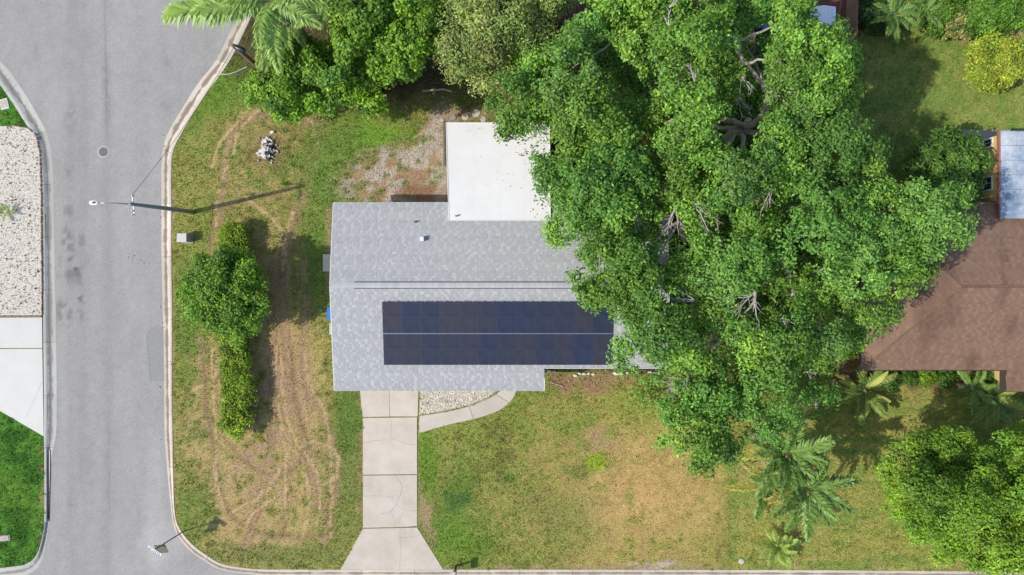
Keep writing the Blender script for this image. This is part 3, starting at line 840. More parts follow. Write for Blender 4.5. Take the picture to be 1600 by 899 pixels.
V2, F2, C2 = shingles((0, YR, ZR), (1, 0), (0, -1), SL, .06, YR - YS2 + .02, lambda d: (XW, XE if d <= YR - YS1 + .02 else XS), GREY, rg)
V = np.concatenate([V1, V2]); F = np.concatenate([F1, F2 + len(V1)])
sh = link('shingles', np_mesh('shingles', V, orient_up(V, F), np.concatenate([C1, C2])), M['shingle'], roof); sh['kind'] = 'stuff'
# rakes, eave boards
f = MB()
for x, s in ((XW, -1), (XE, 1)):
    for ya, yb in ((YR, YN), (YR, YS2 if s < 0 else YS1)):
        a, b_ = Vector((x + s * .022, ya, zz(ya) - .075)), Vector((x + s * .022, yb, zz(yb) - .075))
        dv = b_ - a
        f.box((a + b_) / 2, (.035, dv.length - .01, .17), 0, Matrix.Rotation(math.atan2(dv.z, dv.y) if dv.y > 0 else math.atan2(-dv.z, -dv.y), 3, 'X'))
f.box(((XW + XE) / 2, YN + .015, zN - .085), (XE - XW, .03, .15))
f.box(((XW + XS) / 2, YS2 - .015, zS2 - .085), (XS - XW, .03, .15))
f.box(((XE + XS) / 2 + .02, YS1 - .015, zS1 - .085), (XE - XS - .04, .03, .15))
f.box((XS + .015, (YS1 + YS2) / 2, zS2 - .02), (.03, YS1 - YS2 - .04, .24))
f.build('fascia', M['fascia'], house)
# ridge vent: a raised strip of cap shingles with a dark slot on either side
xv0, xv1 = P(553, 446, 3.6).x, XE - 1.2
MB().box(((xv0 + xv1) / 2, YR, ZR + .005), (xv1 - xv0, .36, .075)).build('ridge_vent', M['dark'], roof)
capm = None
x = XW + .01
k = 0
while x < XE - .05:
    wdt = min(.30, XE - x - .005)
    vent = xv0 < x + .15 < xv1
    z = ZR + (.075 if vent else .018) + .004 * (k % 2)
    hw = .145 if vent else .16
    drop = hw * SL
    mb = MB().add([(x, YR - hw, z - drop), (x + wdt - .006, YR - hw, z - drop - .008), (x + wdt - .006, YR, z - .008), (x, YR, z), (x + wdt - .006, YR + hw, z - drop - .008), (x, YR + hw, z - drop)]
                  + [(x, YR - hw, z - drop - .02), (x + wdt - .006, YR - hw, z - drop - .028), (x + wdt - .006, YR + hw, z - drop - .028), (x, YR + hw, z - drop - .02)],
                  [(0, 1, 2, 3), (3, 2, 4, 5), (6, 7, 1, 0), (5, 4, 8, 9), (9, 6, 0, 3, 5), (7, 8, 4, 2, 1)])
    me = mb.mesh('ridge_cap')
    c = GREY[k * 7 % 5] * random.uniform(.97, 1.08)
    at = me.color_attributes.new('tint', 'FLOAT_COLOR', 'POINT')
    at.data.foreach_set('color', np.tile(np.array([*c, 1.]), (len(me.vertices), 1)).astype(np.float32).ravel())
    link('ridge_cap', me, M['shingle'], roof)
    x += wdt; k += 1
# roof penetrations
p = P(661, 374, 3.05); zr = zz(p.y)
v = MB().box((p.x, p.y, zr + .02), (.30, .30, .02)).build('roof_vent', M['galv'], house)
MB().box((p.x - .01, p.y, zr + .16), (.20, .22, .28)).build('vent_cap', M['lampwhite'], v, bevel=.02)
p = P(649, 347, 3.0); zr = zz(p.y)
v = MB().tube([(p.x, p.y, zr - .05), (p.x, p.y, zr + .22)], .038, 10).build('pipe_vent', M['dark'], house)
MB().disc((p.x, p.y), .10, zr + .01, zr + .03, 14).build('vent_flashing', M['galv'], v)
# flat roofed back room
FA = [P(697, 192, 2.98), P(859, 192, 2.98), P(860, 344.5, 3.05), P(701.5, 344.5, 3.05)]
fr_ = MB(); slab_roof(fr_, [FA[0], FA[3], FA[2], FA[1]], .16)
flat = fr_.build('flat_roof', M['membrane'], house, bevel=.012)
g = MB()
for k in range(4):
    g.tube([FA[k] + Vector((0, 0, .004)), FA[(k + 1) % 4] + Vector((0, 0, .004))], .022, 6)
g.build('drip_edge', M['fascia'], flat)
for t in (.25, .5, .75):           # lapped seams of the membrane
    a = FA[0].lerp(FA[1], t); b_ = FA[3].lerp(FA[2], t)
    mb = MB(); mb.box((a + b_) / 2 + Vector((0, 0, .0015)), ((b_ - a).length * 0 + .05, (b_ - a).length - .1, .005), math.atan2(-(b_ - a).x * -1, -(b_ - a).y) if False else 0, Matrix.Rotation(-math.atan2(.07, (a - b_).length), 3, 'X'))
    mb.build('membrane_seam', M['membrane'], flat)
p = P(712, 338, 3.05)
MB().tube([(p.x, p.y, 3.0), (p.x, p.y, 3.28)], .045, 10).build('pipe_vent', M['galv'], house)
bwall = MB()
bwall.prism([(FA[0].x + .3, YN + .05), (FA[1].x - .3, YN + .05), (FA[1].x - .3, FA[0].y - .3), (FA[0].x + .3, FA[0].y - .3)], -.1, 2.80)
bwall.build('back_room_wall', M['stucco'], house)
# garage door, front door, windows (under the eaves)
yg = YS2 + .45
gd = thing  # keep name short
d0 = MB()
for k in range(4): d0.box((-7.05, yg - .03, .28 + k * .53), (2.75, .05, .51))
d0.build('garage_door', M['fascia'], house)
dd = MB().box((.35, yg - .03, 1.05), (.95, .06, 2.08)).build('front_door', M['redwood'], house)
MB().tube([(.72, yg - .06, 1.0), (.72, yg - .12, 1.0)], .03, 8).build('handle', M['galv'], dd)
for (x, y, wd, hd, ax) in ((-2.6, yg, 1.6, 1.2, 'y'), (4.0, wy0, 1.8, 1.2, 'y'), (6.6, wy0, 1.0, 1.2, 'y'), (wx0, 2.4, 1.2, 1.0, 'x'), (wx0, -1.6, 1.0, 1.0, 'x'), (-6.2, wy1, 1.3, 1.0, 'n')):
    if ax == 'x':
        wn = MB().box((x - .02, y, 1.5), (.05, wd + .1, hd + .1)).build('window', M['fascia'], house)
        MB().box((x - .035, y, 1.5), (.04, wd, hd)).build('pane', M['glass'], wn)
    else:
        s = -1 if ax == 'y' else 1
        wn = MB().box((x, y + s * .02, 1.5), (wd + .1, .05, hd + .1)).build('window', M['fascia'], house)
        MB().box((x, y + s * .035, 1.5), (wd, .04, hd)).build('pane', M['glass'], wn)

# ---- solar panels: two rows of twelve
arr = thing('solar_array', 'two rows of dark blue solar panels mounted on the grey shingle roof', 'solar panels', (0, -2, 3.2))
pa, pb = P(597, 471, 3.45), P(957, 471, 3.45)
PWD = (pb.x - pa.x) / 12
tilt = math.atan(SL)
PH = 1.70
pm = MB().box((0, 0, 0), (PWD - .045, PH - .045, .012)).mesh('solar_panel'); pm.materials.append(M['solar'])
fm = MB()
for s in (-1, 1):
    fm.box((s * (PWD / 2 - .014), 0, -.008), (.016, PH - .012, .04)); fm.box((0, s * (PH / 2 - .014), -.008), (PWD - .045, .016, .04))
fm.box((0, 0, .0075), (PWD - .05, .012, .004))
fm = fm.mesh('panel_frame'); fm.materials.append(M['solarframe'])
cm = MB()
for x in (-PWD / 4, PWD / 4): cm.box((x, PH / 2 + .004, .012), (.045, .03, .018))
cm = cm.mesh('clamp'); cm.materials.append(M['clamp'])
for r in range(2):
    dtop = YR - pa.y + .02 + r * (PH + .04) * math.cos(tilt)
    dc = dtop + PH / 2 * math.cos(tilt)
    for c in range(12):
        x = pa.x + PWD * (c + .5)
        z = ZR - SL * dc + .13 + random.uniform(-.004, .004)
        o = link('solar_panel', pm, None, arr, False)
        o.location = Vector((x, YR - dc, z)) - arr.location
        o.rotation_euler = (tilt + random.uniform(-.004, .004), random.uniform(-.004, .004), 0)
        q = link('panel_frame', fm, None, o, False)
        q = link('clamp', cm, None, o, False)
rl = MB()
for r in range(2):
    for t in (.25, .75):
        dd_ = YR - pa.y + .02 + r * (PH + .04) * math.cos(tilt) + PH * t * math.cos(tilt)
        rl.box(((pa.x + pb.x) / 2, YR - dd_, ZR - SL * dd_ + .075), (pb.x - pa.x, .04, .05), 0, Matrix.Rotation(tilt, 3, 'X'))
rl.build('mounting_rail', M['galv'], arr)
# pale strip visible between the two rows
dd_ = YR - pa.y + .02 + (PH + .02) * math.cos(tilt)
MB().box(((pa.x + pb.x) / 2, YR - dd_, ZR - SL * dd_ + .11), (pb.x - pa.x, .04, .02), 0, Matrix.Rotation(tilt, 3, 'X')).build('mounting_rail', M['rail'], arr)

# ---- the brown roofed neighbour
BX, BN, BS, BZ, BSL = 18.79, 4.60, -4.46, 2.70, .30
BYR = (BN + BS) / 2; BH = (BN - BS) / 2; BZR = BZ + BSL * BH; BXR = BX + BH; BXE = 42.0
BXP, BSP = 26.66, -5.65
nh = thing('house', 'neighbouring house with brown shingle hip roof and a chalky blue metal roof at the back', 'house', (30, 0, 0))
w = MB(); w.prism([(BX + .5, BS + .5), (BXE - .5, BS + .5), (BXE - .5, BN - .5), (BX + .5, BN - .5)], -.1, 2.66)
w.prism([(BXP + .4, BSP + .4), (BXE - .5, BSP + .4), (BXE - .5, BS + .497), (BXP + .4, BS + .497)], -.1, 2.25)
w.build('wall', M['yellow'], nh)
rf = MB()
zp = BZ - BSL * (BS - BSP)
slab_roof(rf, [(BX, BN, BZ), (BX, BS, BZ), (BXR, BYR, BZR)], .12)
slab_roof(rf, [(BX, BN, BZ), (BXR, BYR, BZR), (BXE, BYR, BZR), (BXE, BN, BZ)], .12)
slab_roof(rf, [(BX, BS, BZ), (BXP, BS, BZ), (BXP, BSP, zp), (BXE, BSP, zp), (BXE, BYR, BZR), (BXR, BYR, BZR)], .12)
nroof = rf.build('roof', M['bdeck'], nh)
rg = np.random.default_rng(6)
parts = []
parts.append(shingles((0, BYR, BZR), (1, 0), (0, 1), BSL, .05, BH + .02, lambda d: (BXR - d, BXE), BRN, rg, th=.25, alt=.86))
parts.append(shingles((0, BYR, BZR), (1, 0), (0, -1), BSL, .05, BYR - BSP + .02, lambda d: (BXR - d, BXE) if d < BH + .02 else (BXP, BXE), BRN, rg, th=.25, alt=.86))
parts.append(shingles((BXR, BYR, BZR), (0, 1), (-1, 0), BSL, .05, BH + .02, lambda d: (-d, d), BRN, rg, th=.08, alt=.95))
off = 0; Vs, Fs, Cs = [], [], []
for a, b_, c in parts:
    Vs.append(a); Fs.append(b_ + off); Cs.append(c); off += len(a)
V = np.concatenate(Vs)
C = np.concatenate(Cs)
st = fbm(V[:, 0] / .8, V[:, 1] / 2.2, 91)
C = C * (1 - .30 * sstep(.50, .72, st))[:, None] * np.array([1, 1, 1])
sh = link('shingles', np_mesh('shingles', V, orient_up(V, np.concatenate(Fs)), C), M['shingle'], nroof); sh['kind'] = 'stuff'
def caps(A, B, cols, parent, spread=.07, z=.022):
    d = B - A; n = int(d.length / .3)
    u = d.normalized(); s = Vector((-u.y, u.x, 0)).normalized() * spread
    for k in range(n):
        a = A + d * (k / n) + Vector((0, 0, z)); b_ = A + d * ((k + 1) / n - .01 / d.length) + Vector((0, 0, z + .004))
        dn = Vector((0, 0, -.035))
        mb = MB().add([a - s + dn, b_ - s + dn, b_, a, b_ + s + dn, a + s + dn, a - s + dn * 2, b_ - s + dn * 2, b_ + s + dn * 2, a + s + dn * 2],
                      [(0, 3, 2, 1), (3, 5, 4, 2), (6, 0, 1, 7), (5, 9, 8, 4), (1, 2, 4, 8, 7)])
        me = mb.mesh('ridge_cap')
        c = cols[random.randrange(len(cols))] * random.uniform(.66, .78)
        at = me.color_attributes.new('tint', 'FLOAT_COLOR', 'POINT')
        at.data.foreach_set('color', np.tile(np.array([*c, 1.]), (len(me.vertices), 1)).astype(np.float32).ravel())
        link('ridge_cap', me, M['shingle'], parent)
caps(Vector((BX, BS, BZ)), Vector((BXR, BYR, BZR)), BRN, nroof)
caps(Vector((BX, BN, BZ)), Vector((BXR, BYR, BZR)), BRN, nroof)
caps(Vector((BXR, BYR, BZR)), Vector((33, BYR, BZR)), BRN, nroof)
f = MB()
f.box((BX - .015, BYR, BZ - .07), (.03, BN - BS, .16)); f.box(((BX + BXP) / 2, BS - .015, BZ - .07), (BXP - BX - .03, .03, .16))
f.box(((BXP + BXE) / 2, BSP - .015, zp - .07), (BXE - BXP, .03, .16)); f.box((BXP - .015, (BS + BSP) / 2, zp + .05), (.03, BS - BSP - .04, .42))
f.box(((BX + BXE) / 2, BN + .015, BZ - .07), (BXE - BX, .03, .16))
f.build('fascia', M['bdeck'], nh)
for x in (21.2, 24.2, 29.0):
    yy = BS + .5 if x < BXP else BSP + .4
    wn = MB().box((x, yy - .02, 1.45), (1.5, .05, 1.2)).build('window', M['fascia'], nh)
    MB().box((x, yy - .035, 1.45), (1.4, .04, 1.1)).build('pane', M['glass'], wn)
p = P(1529, 357, 3.9); zr_ = BZR - BSL * (p.y - BYR)
MB().tube([(p.x, p.y, zr_ - .1), (p.x, p.y, zr_ + .3)], .06, 10).build('pipe_vent', M['lampwhite'], nh)
p = P(1585, 453.5, 4.0)
MB().box((30, BYR - .22, BZR + .01), (5.6, .12, .06)).build('ridge_vent', M['dark'], nh)
# metal roofed back room
MX, MY0, MY1, MZ = 25.92, 3.66, 8.32, 3.16
mw = MB().prism([(MX + .14, BN + .02), (34, BN + .02), (34, MY1 - .15), (MX + .14, MY1 - .15)], -.1, MZ - .12).build('back_room_wall', M['yellow'], nh)
mr_ = MB().box(((MX + 34) / 2, (MY0 + MY1) / 2, MZ - .06), (34 - MX, MY1 - MY0, .10)).build('metal_roof', M['redtrim'], nh)
ny = 6; hh = (MY1 - MY0) / ny
for i in range(ny):
    x = MX + .03
    for wd in ((.9 if i % 2 else 1.5), 1.6, 1.6, 1.6, 1.4):
        MB().box((x + wd / 2, MY0 + hh * (i + .5), MZ + .012 + .003 * (i % 2)), (wd - .015, hh - .015, .035)).build('roof_panel', M['bluemetal'], mr_, bevel=.008)
        x += wd
MB().box((MX - .02, (MY0 + MY1) / 2 + .4, MZ - .03), (.09, MY1 - MY0 - .8, .16)).build('fascia', M['redtrim'], nh)
for (y0, y1) in ((P(0, 233, 1.6).y, P(0, 222, 1.6).y), (P(0, 299, 1.6).y, P(0, 280, 1.6).y)):
    wn = MB().box((MX + .11, (y0 + y1) / 2, 1.75), (.08, y1 - y0 + .12, 1.5)).build('window', M['fascia'], nh)
    for s in (-1, 1):
        MB().box((MX + .085, (y0 + y1) / 2 + s * (y1 - y0) / 4, 1.75), (.06, (y1 - y0) / 2 - .04, 1.38)).build('pane', M['glass'], wn)
for y in (P(0, 262, 2).y, P(0, 308, 2).y):
    MB().box((MX + .1, y, 1.5), (.06, .18, 2.9)).build('wall_trim', M['yellow'], nh)
pt = root_struct('patio')
for k in range(4):
    slab(pt, [(1467 + k * 45, 203), (1512 + k * 45, 203), (1512 + k * 45, 330), (1467 + k * 45, 330)], M['oldcon'], .02 + .001 * k)

# ------------------------------------------------------------------ foliage
def rand_unit(rg, n, zmin=-.25):
    z = rg.uniform(zmin, 1, n); a = rg.uniform(0, 2 * math.pi, n); r = np.sqrt(1 - z * z)
    return np.stack([r * np.cos(a), r * np.sin(a), z], 1)
def leaves(cent, nrm, L, Wd, cols, rg, fold=.25, droop=.3):
    """folded rhombus leaves at cent facing nrm"""
    n = len(cent)
    nrm = nrm / (np.linalg.norm(nrm, axis=1, keepdims=True) + 1e-9)
    r = rg.normal(size=(n, 3)); t = r - (r * nrm).sum(1, keepdims=True) * nrm
    t /= np.linalg.norm(t, axis=1, keepdims=True) + 1e-9
    s = np.cross(nrm, t)
    l = (L * rg.uniform(.7, 1.25, n))[:, None]; w = (Wd * rg.uniform(.7, 1.2, n))[:, None]
    V = np.empty((n, 4, 3))
    V[:, 0] = cent - t * l * .5
    V[:, 1] = cent + s * w * .5 + nrm * w * fold + t * l * .04
    V[:, 2] = cent + t * l * .5 - nrm * l * droop * .4
    V[:, 3] = cent - s * w * .5 + nrm * w * fold + t * l * .04
    i = np.arange(n)[:, None] * 4
    F = np.concatenate([i + np.array([[0, 2, 1]]), i + np.array([[0, 3, 2]])])
    return V.reshape(-1, 3), F, np.repeat(cols, 4, 0)
def poisson(rg, poly, holes, spacing, inset, n=4000, existing=None, exsp=0):
    p = np.array(poly)
    x = rg.uniform(p[:, 0].min(), p[:, 0].max(), n); y = rg.uniform(p[:, 1].min(), p[:, 1].max(), n)
    d = sdist(x, y, poly)
    for h in holes: d = np.minimum(d, -sdist(x, y, h) + 6 - min(inset, 22) * .0)
    k = d > inset; x, y, d = x[k], y[k], d[k]
    out = []
    ex = list(existing) if existing else []
    for a, b, c in zip(x, y, d):
        if all((a - q[0]) ** 2 + (b - q[1]) ** 2 > spacing ** 2 for q in out) and all((a - q[0]) ** 2 + (b - q[1]) ** 2 > exsp ** 2 for q in ex):
            out.append((a, b, c))
    return out
def crown(poly, ztop, zedge, edge_px, cols, holes=(), seed=1, R=1.6, L=.26, Wd=.14, dens=1.0, var=1.0, under=True, rsub=.46, flat=.75, sp=1.15, yellow=None, small=True, rag=1.0):
    """clumped crown filling an outline traced on the photo; returns arrays and list of clump centres"""
    rg = np.random.default_rng(seed)
    zm = (ztop + zedge) / 2
    k = FPX / (HC - zm)                    # px per metre at crown height
    big = poisson(rg, poly, holes, R * k * sp * .8, R * k * .62)
    lob = [(x, y, d, R * rg.uniform(.62, 1.25)) for x, y, d in big]
    if small:
        sm = poisson(rg, poly, holes, R * .5 * k * .9, R * .36 * k, existing=[(x, y) for x, y, d, r in lob], exsp=R * k * .62)
        lob += [(x, y, d, R * .52 * rg.uniform(.8, 1.2)) for x, y, d in sm]
    CE, NR, CO = [], [], []
    centres = []
    cols = [np.array(c) for c in cols]
    for x, y, d, r in lob:
        t = min(1, d / edge_px)
        z = zedge + (ztop - zedge) * (1 - (1 - t) ** 2) + rg.uniform(-1, 1) * var - r * .4
        c = np.array(P(x, y, z)); centres.append((c, r))
        lt = rg.uniform(.72, 1.18); ck = cols[rg.integers(0, len(cols))]
        ns = max(5, int(11 * (r / (rsub * 2.2)) ** 2 * 1.0))
        u = rand_unit(rg, ns, -.35)
        sc = c + u * np.array([r, r, r * flat]) * rg.uniform(.72 - .27 * rag, 1.05 + .17 * rag, (ns, 1))
        for q, un in zip(sc, u):
            rs = rsub * rg.uniform(.55, 1.35)
            nl = int(85 * dens * (rs / .46) ** 2 * (.0364 / (L * Wd)))
            v = rand_unit(rg, nl, -.45)
            CE.append(q + v * rs * rg.uniform(.45 - .2 * rag, 1.08 + .27 * rag, (nl, 1)) * np.array([1, 1, .8]))
            NR.append(v * (.56 - .18 * rag) + un * (.45 - .06 * rag) + np.array([0, 0, .42 + .1 * rag]) + rg.normal(size=(nl, 3)) * (.33 + .09 * rag))
            cc = ck * lt * rg.uniform(.9, 1.1)
            jit = rg.uniform(.60, 1.38, (nl, 1)) * cc
            yl = (rg.random((nl, 1)) < .14)
            jit = np.where(yl, jit * np.array([1.55, 1.3, .95]), jit)
            if yellow is not None:
                m_ = (rg.random((nl, 1)) < yellow[0] * (un[2] > -.1))
                jit = np.where(m_, np.array(yellow[1]) * rg.uniform(.8, 1.15, (nl, 1)), jit)
            CO.append(jit)
    if under:
        lo = poisson(rg, poly, holes, R * k * .8, R * k * .5)
        for x, y, d in lo:
            r = R * .8
            t = min(1, d / edge_px)
            c = np.array(P(x, y, zedge * .55 + (ztop - zedge) * t * .15))
            nl = int(190 * dens * (.0364 / (L * Wd)))
            v = rand_unit(rg, nl, -.6)
            CE.append(c + v * r * rg.uniform(.5, 1.1, (nl, 1)))
            NR.append(v * .5 + np.array([0, 0, .7]) + rg.normal(size=(nl, 3)) * .4)
            CO.append(cols[0] * rg.uniform(.7, 1.2, (nl, 1)))
    for h in holes:                            # young growth and suckers on the ground below the gaps
        hp = np.array(h)
        if not inside(hp[:, :1].mean(0), hp[:, 1:].mean(0), poly)[0] or hp[:, 1].max() < 60: continue
        for _ in range(max(2, int(np.ptp(hp[:, 0]) * np.ptp(hp[:, 1]) / 700))):
            q = hp[rg.integers(0, len(hp))] * .6 + hp.mean(0) * .4 + rg.normal(size=2) * 8
            c = np.array(P(q[0], q[1], rg.uniform(.4, 1.3))); nl = int(260 * dens)
            v = rand_unit(rg, nl, -.4)
            CE.append(c + v * R * .75 * rg.uniform(.3, 1.1, (nl, 1)) * np.array([1, 1, .6]))
            NR.append(v * .4 + np.array([0, 0, .7]) + rg.normal(size=(nl, 3)) * .4)
            CO.append(cols[0] * rg.uniform(.6, 1.15, (nl, 1)))
    CE = np.concatenate(CE); NR = np.concatenate(NR); CO = np.concatenate(CO)
    ok = CE[:, 2] > .03
    if holes:                                  # open gaps between the boughs, ragged at the rim
        kk = FPX / (HC - CE[:, 2]); hx = 800 + CE[:, 0] * kk; hy = 449.5 - CE[:, 1] * kk
        for h in holes:
            ok &= ~((sdist(hx, hy, h) > rg.uniform(-3, 9, len(hx))) & (CE[:, 2] > 2.7))
    return leaves(CE[ok], NR[ok], L, Wd, CO[ok], rg), centres
def limb_path(pts, jitter=.12, k=4):
    q = smooth_pts([tuple(p) for p in pts], k)
    return [Vector(p) + Vector((random.uniform(-1, 1), random.uniform(-1, 1), random.uniform(-1, 1))) * jitter * (0 < i < len(q) - 1) for i, p in enumerate(q)]
def tree(name, label, cat, base_px, poly, ztop, zedge, edge_px, cols, group=None, limbs=None, trunk_r=.22, bark='bark', fork=None, mat='leaf', **kw):
    (V, F, C), cen = crown(poly, ztop, zedge, edge_px, cols, **kw)
    b = P(*base_px)
    t = thing(name, label, cat, b, 0, group)
    o = link('crown', np_mesh('crown', V, F, C, True), M[mat], t)
    fz = fork if fork else ztop * .35
    top = b + Vector((random.uniform(-.2, .2), random.uniform(-.2, .2), fz))
    tm = MB().tube(limb_path([b + Vector((0, 0, -.1)), b.lerp(top, .5) + Vector((.1, .05, 0)), top]), [trunk_r * (1.45 - .12 * i) if i < 3 else trunk_r * (1.1 - .02 * i) for i in range(9)], 10)
    tm.build('trunk', M[bark], t, True)
    # boughs run from the fork to the larger clumps
    big = sorted(cen, key=lambda q: -q[1])[:90 if limbs else 26]
    lm_ = MB()
    paths = [limb_path([P(*q) for q in pts], .08) for pts, r0, r1 in (limbs or [])]
    if limbs:
        for c, r in big:
            c = Vector(c) + Vector((0, 0, -r * .4))
            pt_ = min((p for pa_ in paths for p in pa_[2:] if p.z < c.z + .3), key=lambda p: (p - c).length)
            if .5 < (pt_ - c).length < 5:
                pth = limb_path([pt_, pt_.lerp(c, .5) + Vector((random.uniform(-.25, .25), random.uniform(-.25, .25), .1)), c], .05)
                lm_.tube(pth, [.075 * (1 - .75 * i / (len(pth) - 1)) for i in range(len(pth))], 6)
        big = []
    for c, r in big:
        c = Vector(c) + Vector((0, 0, -r * .35))
        m1 = top.lerp(c, .35) + Vector((random.uniform(-.3, .3), random.uniform(-.3, .3), .12 * (c - top).length * .5))
        L_ = (c - top).length
        pth = limb_path([top, m1, top.lerp(c, .72), c], .05 * min(L_, 4) * .5)
        rr = min(trunk_r * .6, .03 + .016 * L_)
        lm_.tube(pth, [rr * (1 - .75 * i / (len(pth) - 1)) for i in range(len(pth))], 6)
    if lm_.v:
        o = lm_.build('branches', M[bark], t, True); o['kind'] = 'stuff'
    if limbs:
        for (pts, r0, r1), pth in zip(limbs, paths):
            MB().tube(pth, [r0 + (r1 - r0) * i / (len(pth) - 1) for i in range(len(pth))], 8).build('limb', M[bark], t, True)
    return t, cen
def twig_fan(mb, origin, n, length, r0, ang, spread, rise=.1, sub=3):
    for k in range(n):
        a = ang + random.uniform(-spread, spread)
        l = length * random.uniform(.5, 1)
        o = Vector(origin)
        e = o + Vector((math.cos(a), math.sin(a), random.uniform(-.2, rise))) * l
        pth = limb_path([o, o.lerp(e, .5) + Vector((random.uniform(-.1, .1), random.uniform(-.1, .1), .05)) * l, e], .03 * l, 3)
        mb.tube(pth, [r0 * (1 - .8 * i / (len(pth) - 1)) for i in range(len(pth))], 5)
        for j in range(sub):
            s = pth[random.randrange(2, len(pth) - 1)]
            a2 = a + random.uniform(-.9, .9)
            e2 = s + Vector((math.cos(a2), math.sin(a2), random.uniform(-.2, .2))) * l * random.uniform(.25, .5)
            mb.tube([s, s.lerp(e2, .5) + Vector((random.uniform(-.04, .04), random.uniform(-.04, .04), .02)), e2], [r0 * .45, r0 * .32, r0 * .12], 4)

G_OAK = [(.172, .345, .05), (.195, .37, .054), (.14, .305, .052), (.215, .385, .056), (.165, .325, .064)]
OAK = [(930, -30), (915, 0), (895, 40), (872, 62), (835, 48), (808, 55), (800, 80), (806, 125), (782, 150), (764, 172), (768, 195), (785, 214), (830, 206), (862, 216), (850, 240), (848, 262), (834, 284), (842, 300), (866, 318), (853, 342), (862, 368), (884, 388), (908, 372), (926, 392), (918, 410), (908, 432), (906, 455), (926, 478), (955, 484), (968, 468), (982, 482), (974, 515), (960, 548), (966, 574), (1002, 574), (1024, 548), (1040, 562), (1036, 580), (1003, 588), (1006, 628), (1026, 645), (1032, 690), (1078, 722), (1088, 741), (1122, 738), (1156, 722), (1158, 690), (1140, 668), (1158, 655), (1200, 668), (1222, 648), (1250, 640), (1284, 636), (1300, 612), (1296, 566), (1312, 545), (1350, 548), (1396, 518), (1402, 492), (1388, 462), (1436, 446), (1456, 424), (1448, 392), (1490, 370), (1514, 330), (1488, 312), (1436, 300), (1402, 306), (1388, 286), (1364, 270), (1394, 254), (1372, 236), (1346, 214), (1330, 178), (1324, 140), (1338, 78), (1326, 38), (1302, 44), (1276, 22), (1272, -30)]
HOLES = [
 [(1160, 52), (1178, 40), (1188, 34), (1201, 44), (1198, 78), (1202, 120), (1200, 165), (1192, 205), (1172, 228), (1146, 244), (1136, 226), (1104, 200), (1128, 178), (1160, 168), (1158, 130), (1168, 100)],
 [(924, 62), (952, 52), (980, 92), (1004, 104), (1000, 134), (968, 150), (936, 122), (920, 92)],
 [(990, 128), (1022, 118), (1012, 152), (986, 160)],
 [(1040, 326), (1066, 330), (1078, 362), (1040, 372), (1020, 350)],
 [(1116, 330), (1138, 326), (1150, 356), (1142, 386), (1122, 392), (1118, 360)],
 [(1236, 378), (1262, 384), (1292, 402), (1288, 424), (1262, 418), (1248, 450), (1238, 420)],
 [(1030, 452), (1088, 462), (1092, 482), (1040, 480)],
 [(1150, 456), (1206, 452), (1214, 482), (1170, 492), (1140, 476)],
 [(1250, 486), (1290, 478), (1302, 512), (1270, 522)],
 [(1134, 540), (1150, 530), (1156, 580), (1146, 618), (1132, 590)],
 [(1288, 246), (1312, 258), (1306, 282), (1286, 272)],
 [(1236, 300), (1250, 296), (1252, 330), (1238, 336)],
 [(1000, 605), (1044, 596), (1052, 618), (1020, 634)],
 [(1270, 8), (1308, 8), (1308, 42), (1290, 46), (1276, 34)], [(1016, 236), (1030, 232), (1034, 262), (1020, 270)], [(880, 250), (906, 246), (910, 262), (884, 270)], [(1210, 330), (1226, 326), (1232, 380), (1214, 384)], [(1330, 340), (1350, 336), (1352, 366), (1334, 372)], [(1020, 392), (1046, 388), (1050, 416), (1024, 424)], [(850, 120), (872, 124), (866, 148), (848, 144)],
 [(1095, 520), (1110, 515), (1114, 556), (1098, 560)], [(1330, 430), (1350, 424), (1360, 452), (1336, 460)],
 [(1232, 610), (1256, 566), (1266, 600), (1246, 640)],
]
limbs = [
 ([(1130, 222, 0), (1140, 212, 2.5), (1158, 198, 4.5)], .30, .20),
 ([(1158, 198, 4.4), (1182, 192, 5.5), (1198, 160, 6.6), (1190, 130, 7.2), (1170, 105, 7.8), (1158, 92, 8.3), (1150, 60, 8.6)], .15, .09),
 ([(1158, 198, 4.4), (1148, 190, 5.2), (1120, 184, 6.0), (1098, 185, 6.6), (1060, 180, 7.0)], .15, .08),
 ([(1160, 200, 4.4), (1130, 200, 5.4), (1100, 196, 6.2), (1040, 190, 7.0), (980, 200, 7.6)], .12, .06),
 ([(1158, 198, 4.4), (1145, 215, 5.2), (1132, 240, 5.8), (1110, 262, 6.4), (1080, 310, 7.0), (1062, 345, 7.4)], .11, .05),
 ([(1158, 198, 4.4), (1162, 225, 5.2), (1170, 262, 6.0), (1176, 330, 7.0), (1180, 400, 7.4), (1178, 470, 7.5), (1150, 500, 7.2)], .12, .05),
 ([(1160, 200, 4.4), (1220, 225, 6.0), (1288, 246, 7.2), (1312, 272, 7.8), (1360, 320, 7.6)], .13, .07),
 ([(1176, 330, 7.0), (1230, 420, 7.4), (1250, 500, 7.0), (1290, 540, 6.5)], .16, .06),
 ([(1110, 262, 6.4), (1020, 300, 7.0), (940, 330, 7.0), (890, 345, 6.6)], .16, .06),
 ([(1150, 500, 7.2), (1090, 580, 6.4), (1050, 620, 5.4)], .10, .04),
 ([(1150, 60, 8.6), (1060, 70, 8.4), (980, 60, 8.2)], .12, .05),
]
oak, oc = tree('oak_tree', 'huge spreading oak with grey limbs, hanging over the grey roof and both gardens', 'tree', (1130, 222), OAK, 10.6, 6.2, 120, G_OAK,
               limbs=limbs, trunk_r=.22, holes=HOLES, seed=21, rag=.8, R=1.5, L=.175, Wd=.10, dens=.85, var=1.5, fork=4.4, rsub=.38, sp=1.25)
